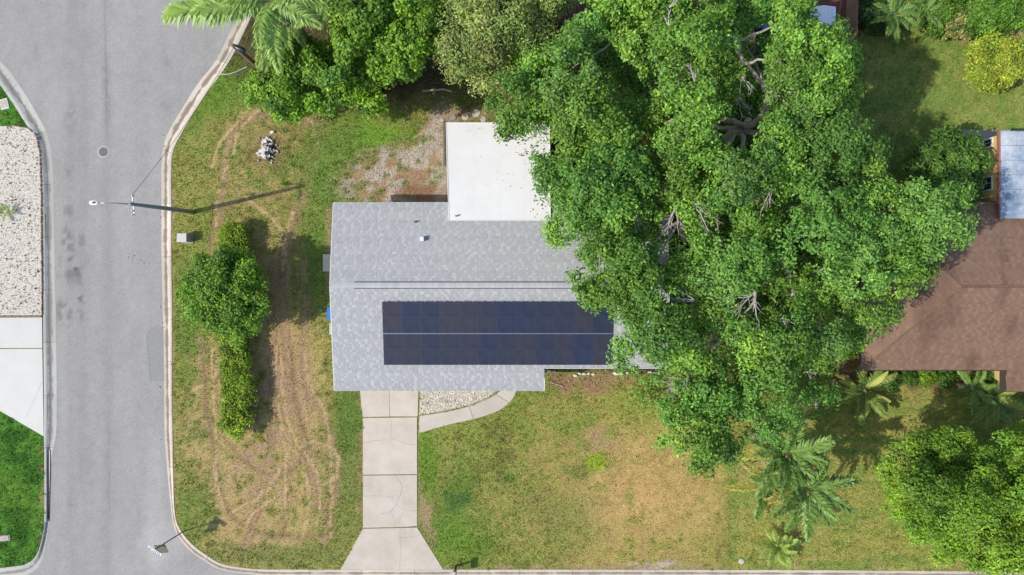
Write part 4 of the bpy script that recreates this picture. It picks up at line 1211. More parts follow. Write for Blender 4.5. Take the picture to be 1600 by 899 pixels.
for (x, y, z, n, l, a, s) in ((1056, 322, 8.6, 5, 1.6, -1.6, .5), (1082, 318, 8.6, 5, 1.7, -.7, .5), (995, 330, 8.4, 3, 1.1, -1.4, .3), (1180, 452, 9.0, 5, 1.7, -1.9, .45), (1176, 462, 9.0, 4, 1.6, 3.0, .35), (1085, 470, 8.8, 4, 1.6, 2.9, .35),
                         (1222, 497, 8.8, 4, 1.5, -.8, .35), (1108, 412, 8.0, 5, 1.2, -1.9, .6), (1080, 592, 7.2, 10, 1.6, 3.5, .55), (1046, 12, 10.5, 3, 1.0, 1.2, .6), (1086, 128, 10, 4, .9, 2.2, .8), (1045, 40, 10.4, 4, .8, 1.4, .9),
                         (1210, 290, 9.0, 5, 1.4, -2.2, .5), (1300, 440, 8.6, 3, .8, .4, .6), (1160, 120, 8.4, 3, 1.2, -1.2, .5), (1150, 150, 7.5, 3, 1.2, -.9, .4), (1275, 640, 6.0, 3, .7, 1.2, .6), (920, 345, 8.0, 3, .9, .9, .3),
                         (1290, 280, 8.6, 4, .9, 2.5, .6), (1260, 580, 6.5, 3, .8, -.5, .6)):
    tw = MB(); twig_fan(tw, P(x, y, z), n, l, .035, a, s); tw.build('bare_twig', M['twig'], oak, True)

G_BR = [(.19, .36, .03), (.22, .39, .034), (.16, .31, .03)]
G_DK = [(.06, .15, .028), (.07, .17, .03)]
G_OLV = [(.30, .39, .11), (.27, .37, .10), (.33, .40, .12), (.24, .34, .09)]
tree('leafy_tree', 'bright green leafy tree at the top edge beside the palm fronds', 'tree', (560, 20),
     [(455, -40), (470, 0), (505, 15), (520, 50), (512, 80), (530, 92), (560, 100), (590, 120), (630, 124), (655, 105), (672, 82), (690, 50), (690, 0), (690, -40)], 7.6, 5.2, 70, G_BR, seed=31, R=1.0, L=.19, Wd=.12, trunk_r=.2, var=1.0, bark='bark_dark', rsub=.33, sp=1.25, rag=.6,
     holes=[[(455, 22), (480, 30), (520, 40), (512, 58), (470, 50)], [(575, 60), (596, 64), (590, 96), (572, 92)]])
tree('leafy_tree', 'dense bright green tree reaching down over the back lawn left of the red shrub', 'tree', (470, 90),
     [(430, 70), (460, 52), (500, 62), (530, 84), (568, 96), (590, 118), (600, 140), (598, 160), (610, 172), (590, 180), (560, 172), (540, 160), (520, 166), (470, 172), (440, 186), (412, 168), (385, 158), (378, 135), (396, 118), (420, 110), (424, 90)], 6.4, 3.8, 50, G_BR[::-1] + [(.125, .26, .035)], seed=32, R=.9, L=.19, Wd=.12, trunk_r=.18, var=.9, bark='bark_dark', rsub=.31, sp=1.25, rag=.6,
     holes=[[(482, 76), (500, 76), (502, 92), (486, 92)], [(455, 122), (474, 124), (470, 138), (456, 136)]])
tree('olive_tree', 'pale olive green fine leaved tree above the flat white roof', 'tree', (775, 30),
     [(690, -40), (688, 0), (680, 30), (676, 60), (690, 90), (700, 118), (730, 116), (752, 130), (775, 140), (798, 122), (806, 100), (800, 70), (812, 52), (850, 48), (872, 30), (905, 0), (915, -40)], 8.2, 5.6, 70, G_OLV, seed=33, R=1.3, L=.17, Wd=.075, dens=.75, trunk_r=.22, var=.7, rsub=.40, mat='leaf_matt',
     holes=[[(866, 28), (892, 24), (886, 50), (866, 52)], [(680, 20), (700, 24), (704, 42), (690, 36)], [(785, 80), (796, 78), (798, 96), (786, 98)]])
tree('shade_tree', 'broad bright green tree filling the bottom right corner of the front lawns', 'tree', (1480, 770),
     [(1470, 672), (1500, 672), (1514, 690), (1512, 706), (1540, 716), (1560, 702), (1580, 680), (1600, 672), (1660, 670), (1700, 760), (1680, 870), (1600, 880), (1560, 884), (1530, 894), (1500, 880), (1462, 872), (1444, 858), (1420, 842), (1408, 816), (1412, 806), (1378, 794), (1392, 770), (1374, 744), (1378, 700), (1395, 688), (1432, 690), (1440, 676)], 7.8, 4.4, 80,
     [(.20, .36, .032), (.225, .385, .036), (.165, .315, .03)], seed=34, R=1.6, L=.16, Wd=.09, trunk_r=.25, var=1.3, rsub=.38, sp=1.25, rag=.55,
     holes=[[(1504, 706), (1518, 704), (1536, 716), (1540, 732), (1520, 722)], [(1560, 742), (1572, 736), (1578, 752), (1566, 756)]])
tree('garden_tree', 'round dark green tree against the yellow wall of the neighbouring house', 'tree', (1450, 275),
     [(1420, 246), (1432, 228), (1460, 222), (1475, 208), (1500, 210), (1522, 224), (1532, 242), (1534, 262), (1528, 282), (1528, 298), (1516, 312), (1495, 316), (1470, 304), (1438, 300), (1420, 282), (1414, 262)], 4.6, 2.6, 40, [(.11, .225, .035), (.13, .26, .04), (.095, .20, .035)], seed=35, R=.95, L=.22, Wd=.11, trunk_r=.12, var=.4, rsub=.36)
tree('hedge_tree', 'small round tree growing up through the middle of the long clipped hedge', 'tree', (370, 462),
     [(300, 420), (312, 404), (338, 404), (352, 392), (378, 388), (400, 408), (412, 440), (414, 470), (404, 498), (388, 520), (360, 526), (330, 522), (308, 504), (296, 480), (288, 455)], 3.7, 1.9, 45, [(.17, .33, .034), (.20, .37, .038), (.145, .285, .033)], seed=36, R=.85, L=.17, Wd=.10, trunk_r=.09, var=.35, rsub=.32)
# clipped hedge: one row that runs under the small tree
(V, F, C), cen = crown([(347, 356), (356, 351), (374, 353), (380, 360), (382, 420), (385, 520), (388, 560), (391, 620), (389, 656), (378, 680), (364, 680), (351, 664), (349, 640), (354, 600), (353, 520), (349, 420), (345, 380)], 0.9, .68, 10, [(.26, .385, .036), (.30, .41, .04), (.20, .33, .034)],
                       seed=37, R=.42, L=.13, Wd=.075, dens=.7, var=.10, under=False, rsub=.26, flat=.9)
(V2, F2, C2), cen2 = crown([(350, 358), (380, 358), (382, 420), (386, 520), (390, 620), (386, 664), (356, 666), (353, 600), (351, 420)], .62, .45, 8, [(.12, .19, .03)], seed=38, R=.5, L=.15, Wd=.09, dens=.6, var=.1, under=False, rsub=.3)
hd = thing('hedge', 'long narrow clipped hedge standing on the worn lawn beside the street', 'hedge', P(370, 520))
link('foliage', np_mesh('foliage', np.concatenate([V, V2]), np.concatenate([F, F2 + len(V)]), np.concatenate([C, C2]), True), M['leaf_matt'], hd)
sm = MB()
for k in range(12):
    q = P(366 + random.uniform(-8, 8), 362 + k * 27)
    sm.tube([q, q + Vector((random.uniform(-.1, .1), random.uniform(-.1, .1), .8))], [.03, .015], 6)
sm.build('stem', M['bark_dark'], hd)

def shrub(name, label, cat, c, rpx, z, cols, seed, R=.5, L=.17, Wd=.1, rag=.18, mat='leaf_matt', group=None, sx=1.0, rag2=None, **kw):
    rg = random.Random(seed)
    poly = [(c[0] + math.cos(a) * rpx * sx * (1 + rg.uniform(-rag, rag)), c[1] + math.sin(a) * rpx * (1 + rg.uniform(-rag, rag))) for a in [2 * math.pi * k / 14 for k in range(14)]]
    (V, F, C), cen = crown(poly, z, z * .5, rpx * .7, cols, seed=seed, R=R, L=L, Wd=Wd, var=.12 * z, under=False, rsub=R * (rag2 or .5), **kw)
    t = thing(name, label, cat, P(*c), 0, group)
    link('foliage', np_mesh('foliage', V, F, C, True), M[mat], t)
    s = MB()
    for k in range(4):
        b = P(*c) + Vector((rg.uniform(-.15, .15), rg.uniform(-.15, .15), 0))
        s.tube([b, b + Vector((rg.uniform(-.4, .4), rg.uniform(-.4, .4), z * .6))], [.03, .012], 5)
    s.build('stem', M['bark_dark'], t)
    return t
shrub('variegated_shrub', 'round yellow and lime variegated shrub alone on the back lawn of the neighbour', 'shrub', (1556, 98), 42, 2.0, [(.30, .42, .04), (.34, .45, .05), (.24, .38, .04)], 41, R=.7, rag2=.45, yellow=(.22, (.55, .52, .07)))
shrub('croton_shrub', 'pale yellow leaved shrub in front of the green planting at the top edge', 'shrub', (1490, 38), 22, 1.3, [(.42, .40, .14), (.30, .36, .08)], 42, R=.4, sx=1.4, yellow=(.4, (.62, .52, .25)))
shrub('garden_shrub', 'lime green shrub mass at the top edge right of the small palm', 'shrub', (1470, 12), 34, 1.7, [(.12, .25, .03), (.15, .29, .035)], 43, R=.55, sx=1.2)
shrub('garden_shrub', 'bright green spreading shrub at the top edge near the right corner', 'shrub', (1560, 18), 34, 1.8, [(.12, .27, .03), (.16, .31, .04)], 44, R=.6, sx=1.7)
shrub('garden_shrub', 'dark green shrub under the small palm beside the red brown shed', 'shrub', (1375, 22), 26, 1.2, [(.05, .12, .03), (.065, .14, .03)], 45, R=.5, sx=1.4)
shrub('lime_shrub', 'vivid lime green shrub between the oak and the corner of the brown roof', 'shrub', (1326, 528), 30, 2.2, [(.20, .38, .02), (.17, .34, .02), (.24, .40, .03)], 46, R=.5, sx=.7)
shrub('red_shrub', 'dark red leaved shrub in the shade of the bright green trees', 'shrub', (596, 122), 24, 1.2, [(.17, .025, .03), (.12, .03, .03)], 47, R=.4, L=.22, Wd=.08)
shrub('red_shrub', 'small dark red shrub on the litter between the green and the olive tree', 'shrub', (676, 80), 12, 1.0, [(.17, .035, .025), (.14, .04, .03)], 48, R=.3, L=.2, Wd=.08)
shrub('bronze_shrub', 'bronze leaved plant beside the shed at the top edge', 'shrub', (1342, 32), 14, 1.0, [(.14, .06, .03), (.11, .08, .03)], 49, R=.3, L=.2, Wd=.06)
for i, (x, y, r, z, cl, lb) in enumerate(((1392, 592, 15, .9, 0, 'dark green bush nearest the paddle leaved plant in the bed under the brown eave'), (1420, 590, 13, .8, 0, 'second dark green bush in the bed under the brown eave'), (1446, 588, 14, .8, 1, 'yellow green bush in the middle of the bed under the brown eave'),
                                    (1476, 590, 13, .6, 0, 'low bush right of the yellow green one in the bed under the brown eave'), (1544, 587, 16, 1.0, 0, 'dark bush in the shaded nook where the brown roof steps forward'))):
    shrub('bed_shrub', lb, 'shrub', (x, y), r, z, [[(.09, .19, .03), (.07, .15, .03)], [(.22, .34, .03), (.18, .30, .03)]][cl], 60 + i, R=.32, L=.13, Wd=.08, group='bushes in the bed under the brown eave')

# ---- palms
def frond_mesh(L, n, ll, seed, droop=.55, wd=.05, col=(.085, .18, .04), tip=(.16, .25, .05), rise=.25, rep2=False):
    rg = np.random.default_rng(seed)
    t = np.linspace(0, 1, n)
    X = L * t * (1 - .10 * t); Zc = L * (rise * t - droop * t ** 2.2); Yc = L * .05 * np.sin(t * 3 + seed)
    V, F, C = [], [], []
    w = .035 * (1 - .8 * t)
    for i in range(n):                                     # midrib
        V += [(X[i], Yc[i] - w[i], Zc[i]), (X[i], Yc[i], Zc[i] + w[i] * .9), (X[i], Yc[i] + w[i], Zc[i])]; C += [np.array([.36, .42, .14])] * 3
        if i:
            a = (i - 1) * 3
            F += [(a, a + 3, a + 4, a + 1), (a + 1, a + 4, a + 5, a + 2)]
    for i in range(int(n * .14), n):
        f = t[i]
        l = ll * (math.sin(math.pi * min(1, .18 + f * .82)) ** .6 * .9 + .12) * rg.uniform(.78, 1.12)
        for s in (-1, 1):
            for rep in range(2 if rep2 else 1):
                lw = wd * rg.uniform(.7, 1.05)
                ang = 1.05 - .55 * f + rg.uniform(-.20, .20)
                up = rg.uniform(-.12, .30)
                d = np.array([math.cos(ang), s * math.sin(ang), up]); d /= np.linalg.norm(d)
                o = np.array([X[i] + rep * L / n * .5, Yc[i], Zc[i]])
                p1 = o + d * l * .55; p2 = o + d * l + np.array([0, 0, -.45 * l * rg.uniform(.6, 1.2)])
                nr = np.array([-d[1] * s, d[0] * s, rg.uniform(-.3, .3)]) * lw * .5
                k = len(V)
                V += [tuple(o - nr * .5), tuple(o + nr * .5), tuple(p1 + nr), tuple(p1 - nr), tuple(p2)]
                c = np.array(col) * (1 - f * .6) + np.array(tip) * f * .6
                c = c * rg.uniform(.75, 1.25)
                C += [c] * 4 + [c * 1.15]
                F += [(k, k + 1, k + 2, k + 3), (k + 3, k + 2, k + 4, k + 4)]
    me = bpy.data.meshes.new('frond')
    me.from_pydata(V, [], [f if f[-1] != f[-2] else f[:3] for f in F]); me.update()
    at = me.color_attributes.new('tint', 'FLOAT_COLOR', 'POINT')
    at.data.foreach_set('color', np.concatenate([np.array(C), np.ones((len(C), 1))], 1).astype(np.float32).ravel())
    me.materials.append(M['frond'])
    return me
def palm(name, label, base, height, L, nf, meshes, lean=(0, 0), r=.13, seed=1, tilts=(-.1, .95), group=None, skip=None, cat='palm', old=None, sc=(.8, 1.08)):
    rg = random.Random(seed)
    t = thing(name, label, cat, base, 0, group)
    top = Vector((lean[0], lean[1], height))
    if height > .6:
        pth = limb_path([(0, 0, -.1), tuple(top * .5 + Vector((lean[0] * .1, lean[1] * .1, 0))), tuple(top)], .02)
        o = MB().tube(pth, [r * (1.3 if i == 0 else 1 - .02 * i) for i in range(len(pth))], 10).build('trunk', M['bark'], t, True, world=False)
    for k in range(nf):
        a = k * 2.39996 + rg.uniform(-.2, .2)
        lvl = k / max(1, nf - 1)                            # 0 = oldest and lowest, 1 = youngest spear
        tl = tilts[0] + (tilts[1] - tilts[0]) * lvl + rg.uniform(-.1, .1)
        if skip and skip(a % (2 * math.pi)): continue
        me = meshes[rg.randrange(len(meshes))]
        if old and lvl < old[0]: me = old[1][rg.randrange(len(old[1]))]
        o = link('frond', me, None, t, False)
        o.location = top + Vector((math.cos(a) * .06, math.sin(a) * .06, -.1 + .15 * lvl))
        o.rotation_euler = (rg.uniform(-.35, .35), -tl, a)
        s = rg.uniform(*sc) * (1 - .2 * lvl)
        o.scale = (s, s, s)
    return t
QF = [frond_mesh(2.95, 34, .62, s, .50, wd=.14, col=(.125, .245, .05), tip=(.26, .37, .075), rise=.32) for s in (1, 2, 3)]
QO = [frond_mesh(2.7, 32, .56, s, .65, wd=.115, col=(.30, .30, .06), tip=(.48, .42, .10)) for s in (4, 5)]
palm('queen_palm', 'feathery palm at the upper left of the palm group on the right front lawn', P(1226, 709, 4.9) - Vector((0, 0, 4.9)), 4.9, 2.7, 21, QF, seed=3, old=(.28, QO), group='palms on the right front lawn', tilts=(-.25, 1.05))
palm('queen_palm', 'feathery palm at the lower right of the palm group, above the small spiky palm', P(1260, 764, 5.1) - Vector((0, 0, 5.1)), 5.1, 2.7, 20, QF, seed=4, old=(.28, QO), group='palms on the right front lawn', tilts=(-.25, 1.05))
palm('queen_palm', 'shortest palm of the group with yellowed lower fronds, on its left side', P(1204, 756, 4.0) - Vector((0, 0, 4.0)), 4.0, 2.4, 12, QF, seed=6, old=(.45, QO), group='palms on the right front lawn', sc=(.75, .95), tilts=(-.2, 1.0))
BFm = [frond_mesh(4.6, 52, .95, s, .34, wd=.125, col=(.20, .34, .07), tip=(.38, .49, .12), rise=.22) for s in (7, 8, 9)]
BIG = dict(r=.2)
def frond_fan(name, label, base, height, dirs, meshes, seed):
    """palm with the fronds it shows: (heading in degrees, raise, scale)"""
    rg = random.Random(seed)
    t = thing(name, label, 'palm', base)
    MB().tube(limb_path([(0, 0, -.1), (.1, .05, height * .5), (0, 0, height)], .02), [.24] + [.18] * 8, 10).build('trunk', M['bark'], t, True, world=False)
    for a, up, sc_ in dirs:
        o = link('frond', meshes[rg.randrange(len(meshes))], None, t, False)
        o.location = (math.cos(math.radians(a)) * .1, math.sin(math.radians(a)) * .1, height)
        o.rotation_euler = (rg.uniform(-.25, .25), -up, math.radians(a)); o.scale = (sc_, sc_, sc_)
frond_fan('date_palm', 'large grey green palm whose long fronds hang over the kerb at the top edge', P(424, -4, 7.0) - Vector((0, 0, 7.0)), 7.0,
          [(191, .02, 1.28), (197, .12, .9), (180, .25, .95), (205, .05, .75), (168, .1, 1.05), (262, .3, .6), (278, .0, .8), (152, .1, 1), (130, .2, 1), (95, .2, 1), (60, .2, 1), (30, .2, .9), (0, .2, .8), (-30, .3, .7), (188, .55, .7), (200, .4, .5)], BFm, 9)
frond_fan('date_palm', 'second grey green palm, in front of the large one beside the bright green tree', P(446, 34, 5.6) - Vector((0, 0, 5.6)), 5.6,
          [(215, .35, .36), (238, .02, .62), (248, .12, .66), (228, .3, .5), (268, .1, .5), (285, .2, .4), (310, .2, .4), (150, .3, .45), (100, .3, .5), (60, .3, .45), (240, .5, .5), (170, .6, .4), (20, .3, .4)], BFm, 12)
frond_fan('date_palm', 'palm with pale fronds at the top edge right of the dark gap', P(520, -22, 7.0) - Vector((0, 0, 7.0)), 7.0,
          [(190, .1, .6), (205, .2, .72), (230, .1, .6), (170, .2, .7), (255, .2, .5), (285, .2, .5), (140, .2, .7), (90, .2, .7), (40, .2, .7), (0, .2, .6)], BFm, 14)
SF = [frond_mesh(1.35, 24, .34, s, .26, wd=.055, col=(.24, .36, .06), tip=(.42, .50, .11), rise=.38) for s in (10, 11)]
palm('spiky_palm', 'small yellow green spiky palm near the kerb at the bottom of the right lawn', P(1212, 852), .35, 1.3, 22, SF, seed=15, tilts=(.0, 1.1), r=.12)
palm('spiky_palm', 'tiny spiky palm alone in the white shell bed across the street', P(13, 331), .2, .6, 10, SF, seed=16, tilts=(.1, .9), sc=(.42, .6))
palm('small_palm', 'yellow green small palm in the border at the top edge right of the shed', P(1398, 24, 1.6) - Vector((0, 0, 1.6)), 1.6, 1.6, 16, QF, seed=17, tilts=(-.1, .9), sc=(.42, .6))
palm('small_palm', 'second small palm in the top border next to the lime shrub', P(1440, 22, 1.7) - Vector((0, 0, 1.7)), 1.7, 1.6, 13, QF, seed=18, tilts=(-.1, .9), sc=(.42, .58), old=(.3, QO))
# broad paddle leaves
def paddle_mesh(L, Wd, seed, col, droop=.5):
    rg = np.random.default_rng(seed)
    n = 10; V, C, F = [], [], []
    for i in range(n + 1):
        t = i / n
        x = L * (.0 + t); z = L * (.45 * t - droop * t * t)
        w = Wd * .5 * (0.06 if t < .28 else (math.sin(math.pi * min(1, (t - .26) / .76)) ** .55 + .02)) * (1 + rg.uniform(-.06, .06))
        V += [(x, -w, z + w * .25), (x, 0, z), (x, w, z + w * .25)]
        c = np.array(col) * rg.uniform(.85, 1.1)
        C += [c, c * 1.3, c * .92]
        if i:
            a = (i - 1) * 3
            F += [(a, a + 3, a + 4, a + 1), (a + 1, a + 4, a + 5, a + 2)]
    me = np_mesh('leaf', np.array(V), np.array(F), np.array(C), True); me.materials.append(M['frond'])
    return me
PAD = [frond_mesh(2.0, 34, .42, 21, .62, wd=.075, col=(.22, .32, .06), tip=(.36, .42, .09), rise=.5), frond_mesh(1.9, 34, .40, 22, .66, wd=.075, col=(.15, .27, .06), tip=(.26, .36, .08), rise=.5), paddle_mesh(1.8, .36, 3, (.36, .38, .08), .6)]
def paddle_plant(label, base, n, seed, sc=(.75, 1.05), meshes=PAD):
    rg = random.Random(seed)
    t = thing('paddle_leaf_plant', label, 'plant', base)
    for k in range(n):
        a = k * 2.39996 + rg.uniform(-.25, .25)
        o = link('leaf', meshes[rg.randrange(len(meshes))], None, t, False)
        o.location = (math.cos(a) * .08, math.sin(a) * .08, .35 + .5 * k / n)
        o.rotation_euler = (rg.uniform(-.5, .5), -(.1 + .75 * k / n), a)
        s = rg.uniform(*sc); o.scale = (s, s, s)
    MB().tube([(0, 0, -.1), (0.03, 0, .5), (0, .02, 1.0)], [.14, .11, .05], 8).build('stem', M['bark'], t, world=False)
    return t
paddle_plant('yellow green plant with broad arching leaves at the corner of the brown roof', P(1337, 606), 19, 5, (.8, 1.1))
paddle_plant('broad leaved plant with drooping paddles in front of the nook in the brown roof', P(1532, 618), 18, 8, (.8, 1.05), PAD[:2] + PAD)
palm('small_palm', 'feathery palm rising behind the broad leaved plant beside the brown roof', P(1520, 606, 1.2) - Vector((0, 0, 1.2)), 1.2, 1.5, 9, QF, seed=19, tilts=(.1, .9), sc=(.45, .6))
# dry fallen leaf and brown bracts in the bed at the corner
fl = paddle_mesh(1.4, .34, 9, (.36, .26, .17), .2)
o = link('dead_leaf', fl, None); o.location = P(1322, 566, .1); o.rotation_euler = (.2, .1, 1.9)
tag(o, 'dry brown fallen paddle leaf lying on bare soil beside the corner of the brown roof', 'leaf')

# ------------------------------------------------------------------ grass
def grass(name, n, box, hmin, hmax, wd, seed, avoid):
    rg = np.random.default_rng(seed)
    x = rg.uniform(box[0], box[2], n); y = rg.uniform(box[1], box[3], n)
    k = np.ones(n, bool)
    for a in avoid: k &= ~inside(x, y, a)
    x, y = x[k], y[k]
    C = lawn(x, y)
    lush = np.clip((C[:, 1] - C[:, 0] * .82) * 12 + .55, .30, 1)       # bare soil carries little grass
    k = rg.random(len(x)) < lush
    x, y, C = x[k], y[k], C[k]
    n = len(x)
    wx, wy = (x - 800) / 27, (449.5 - y) / 27
    a = rg.uniform(0, 6.283, n); h = rg.uniform(hmin, hmax, n); w = wd * rg.uniform(.6, 1.3, n); ln = rg.uniform(.4, 1.3, n)
    dx, dy = np.cos(a), np.sin(a)
    V = np.empty((n, 3, 3))
    V[:, 0] = np.stack([wx - dy * w / 2, wy + dx * w / 2, np.full(n, -.01)], 1)
    V[:, 1] = np.stack([wx + dy * w / 2, wy - dx * w / 2, np.full(n, -.01)], 1)
    V[:, 2] = np.stack([wx + dx * h * ln, wy + dy * h * ln, h], 1)
    C = C * rg.uniform(.62, 1.65, (n, 1)) * np.array([1.04, 1.06, .95])
    o = link(name, np_mesh(name, V.reshape(-1, 3), np.arange(n * 3).reshape(-1, 3), np.repeat(C, 3, 0)), M['blade'])
    o['kind'] = 'stuff'
    return o
WALK = LOWR + UPR[::-1]
HOUSEP = [(525, 330), (1020, 330), (1020, 565), (840, 565), (840, 590), (530, 590)]
NHP = [(1310, 325), (1700, 325), (1700, 565), (1310, 565)]
avoid = [mid(L_IN, L_OUT, 1.02) + [(-700, 1230), (2300, 1230)] + mid(R_IN, R_OUT, 1.02)[::-1] + [(-700, -700)], DRIVE, WALK, SHELL_F, BED_W, [(-160, 496), (68, 496), (69, 684), (0, 643), (-160, 641)], HOUSEP, NHP, [(1467, 203), (1660, 203), (1660, 330), (1467, 330)], [(700, 195), (850, 195), (850, 330), (700, 330)]]
grass('grass', 560000, (-60, -40, 1680, 940), .035, .11, .040, 5, avoid)

def weeds(n, seed):
    rg = np.random.default_rng(seed)
    x = rg.uniform(-60, 1660, n); y = rg.uniform(-20, 920, n)
    keep = np.ones(n, bool)
    for a in avoid: keep &= ~inside(x, y, a)
    keep &= fbm(x / 50, y / 50, 131) + rg.uniform(-.2, .2, n) > .5
    lc = lawn(x, y); keep &= (lc[:, 1] - lc[:, 0] * .86) > 0
    lc = lc[keep]; x, y = x[keep], y[keep]; n = len(x); nb = 11
    wx, wy = (x - 800) / 27, (449.5 - y) / 27
    a = (np.arange(nb)[None] * 2.4 + rg.uniform(0, 6.28, (n, 1))); sz = rg.uniform(.05, .13, (n, 1)) * rg.uniform(.6, 1.2, (n, nb))
    V = np.empty((n, nb, 3, 3)); w = sz * .22
    for j, (f, sd, z) in enumerate(((.05, -1, .02), (.05, 1, .02), (1, 0, .05))):
        V[:, :, j, 0] = wx[:, None] + np.cos(a) * sz * f - np.sin(a) * w * sd
        V[:, :, j, 1] = wy[:, None] + np.sin(a) * sz * f + np.cos(a) * w * sd
        V[:, :, j, 2] = z + (sz * .35 if j == 2 else 0)
    c = lc * .55 + .45 * np.array([LUSH * 1.0, LUSH * .9, BRIGHT * .9, MID * 1.1])[rg.integers(0, 4, n)] * rg.uniform(.8, 1.2, n)[:, None]
    o = link('weeds', np_mesh('weeds', V.reshape(-1, 3), np.arange(n * nb * 3).reshape(-1, 3), np.repeat(c, nb * 3, 0)), M['blade']); o['kind'] = 'stuff'
weeds(16000, 17)
def at_height(poly, z): return [(800 + P(a, b, z).x * 27, 449.5 - P(a, b, z).y * 27) for a, b in poly]
LIT = [(.22, .13, .06), (.30, .19, .09), (.16, .09, .05), (.34, .27, .14), (.12, .10, .05)]
pebbles('leaf_litter', at_height([(760, 194), (857, 194), (857, 343), (825, 340), (842, 290), (800, 230)], 3.0), 170, LIT, .02, .055, M['pebble'], 3.05, house, 21)
pebbles('leaf_litter', at_height([(720, 194), (857, 194), (857, 343), (740, 343)], 3.0), 60, LIT, .012, .03, M['pebble'], 3.05, house, 22)
pebbles('leaf_litter', at_height([(860, 350), (900, 350), (935, 480), (960, 490), (955, 380)], 3.25), 260, LIT, .015, .045, M['pebble'], 3.12, house, 31)
pebbles('leaf_litter', [(480, 20), (900, 10), (1300, 60), (1290, 600), (1000, 590), (1045, 330), (870, 330), (862, 190), (600, 165), (480, 150)], 5000, LIT, .03, .075, M['pebble'], .02, None, 23)
pebbles('leaf_litter', [(253, 240), (262, 200), (330, 110), (345, 90), (330, 88), (250, 200), (246, 700), (254, 700)], 130, LIT, .015, .04, M['pebble'], -.09, None, 24)
pebbles('leaf_litter', [(200, 398), (224, 396), (224, 416), (200, 414)], 9, [(.05, .05, .05)], .025, .05, M['pebble'], -.094, None, 25)
pebbles('leaf_litter', [(0, 196), (60, 196), (64, 492), (0, 492)], 420, LIT, .02, .05, M['pebble'], .05, None, 26)
pebbles('leaf_litter', [(856, 578), (1040, 578), (1040, 600), (856, 612)], 240, LIT, .02, .06, M['pebble'], .02, None, 27)

# ------------------------------------------------------------------ street furniture
# street light: leaning grey pole with a long arm over the road
def lamp():
    b = P(302, 331); top = P(203, 319, 6.5)
    t = thing('street_lamp', 'tall grey street lamp with a white head on a long arm over the road', 'street lamp', b)
    MB().tube([b + Vector((0, 0, -.2)), b.lerp(top, .5), top], [.13, .11, .085], 12).build('pole', M['pole'], t, True)
    h = P(152, 317.4, 6.95)
    MB().tube([top + Vector((0, 0, -.12)), top.lerp(h, .3) + Vector((0, 0, .12)), top.lerp(h, .7) + Vector((0, 0, .1)), h], [.035, .032, .03, .028], 8).build('arm', M['galv'], t, True)
    e = P(142, 317, 6.95)
    d = (h - e); d.z = 0; u = d.normalized(); v = Vector((-u.y, u.x, 0))
    hm = MB(); vs = []; ring = 14
    for zf, s in ((-.03, .8), (0, 1.0), (.05, .92), (.075, .6)):
        for k in range(ring):
            a = 2 * math.pi * k / ring
            ca, sa = math.cos(a), math.sin(a)
            c = (h + e) / 2
            vs.append(c + u * (d.length * .75 * s * (abs(ca) ** .7) * (1 if ca > 0 else -1)) + v * (.115 * s * (abs(sa) ** .8) * (1 if sa > 0 else -1)) + Vector((0, 0, zf)))
    fs = [tuple(range(ring - 1, -1, -1)), tuple(range(3 * ring, 4 * ring))]
    for r in range(3):
        for k in range(ring): fs.append((r * ring + k, r * ring + (k + 1) % ring, (r + 1) * ring + (k + 1) % ring, (r + 1) * ring + k))
    hd_ = hm.add(vs, fs).build('lamp_head', M['lampwhite'], t)
    c = (h + e) / 2
    MB().disc((c.x + u.x * .03, c.y + u.y * .03), .05, c.z + .07, c.z + .13, 12).build('photocell', M['dark'], hd_)
    # insulators and cross bracket near the top
    q = top + Vector((0, 0, -.25))
    MB().tube([q + Vector((.0, .45, .05)), q + Vector((.05, -.55, -.05))], .028, 6).build('bracket', M['galv'], t)
    for dy in (.42, -.3, -.5):
        MB().tube([q + Vector((.03, dy, 0)), q + Vector((.03, dy, .16))], [.04, .03], 8).build('insulator', M['galv'], t)
    return q
q = lamp()
# utility pole with black lamp head, half hidden in the trees
def dark_pole():
    top = P(364, 71, 6.2); b = Vector((top.x + .05, top.y, 0))
    t = thing('utility_pole', 'brown pole with a glossy black lamp head poking out of the trees by the kerb', 'utility pole', b)
    MB().tube([b + Vector((0, 0, -.2)), top], [.14, .10], 10).build('pole', M['wood'], t, True)
    c = P(374, 76, 6.35); u = Vector((.93, -.42, 0)).normalized(); v = Vector((-u.y, u.x, 0))
    vs, fs = [], []; ring = 14; zs = ((-.06, .75), (0, 1), (.07, .88), (.12, .55), (.135, .2))
    for zf, s in zs:
        for k in range(ring):
            a = 2 * math.pi * k / ring
            vs.append(c + u * .36 * s * math.cos(a) + v * .15 * s * math.sin(a) + Vector((0, 0, zf)))
    fs = [tuple(range(ring - 1, -1, -1)), tuple(range(4 * ring, 5 * ring))]
    for r in range(4):
        for k in range(ring): fs.append((r * ring + k, r * ring + (k + 1) % ring, (r + 1) * ring + (k + 1) % ring, (r + 1) * ring + k))
    MB().add(vs, fs).build('lamp_head', M['dark'], t, True)
    MB().tube([top + Vector((0, 0, -.1)), c + u * -.2], .03, 8).build('arm', M['dark'], t)
    return top
q2 = dark_pole()
a = q + Vector((.03, .42, .15)); b_ = q2 + Vector((0, 0, -.15))
cab = MB().tube([a.lerp(b_, t) + Vector((0, 0, -1.1 * 4 * t * (1 - t) * .35)) for t in [i / 14 for i in range(15)]], .011, 5).build('overhead_cable', M['wire'])
tag(cab, 'thin black cable sagging across the road between the lamp and the utility pole', 'cable')
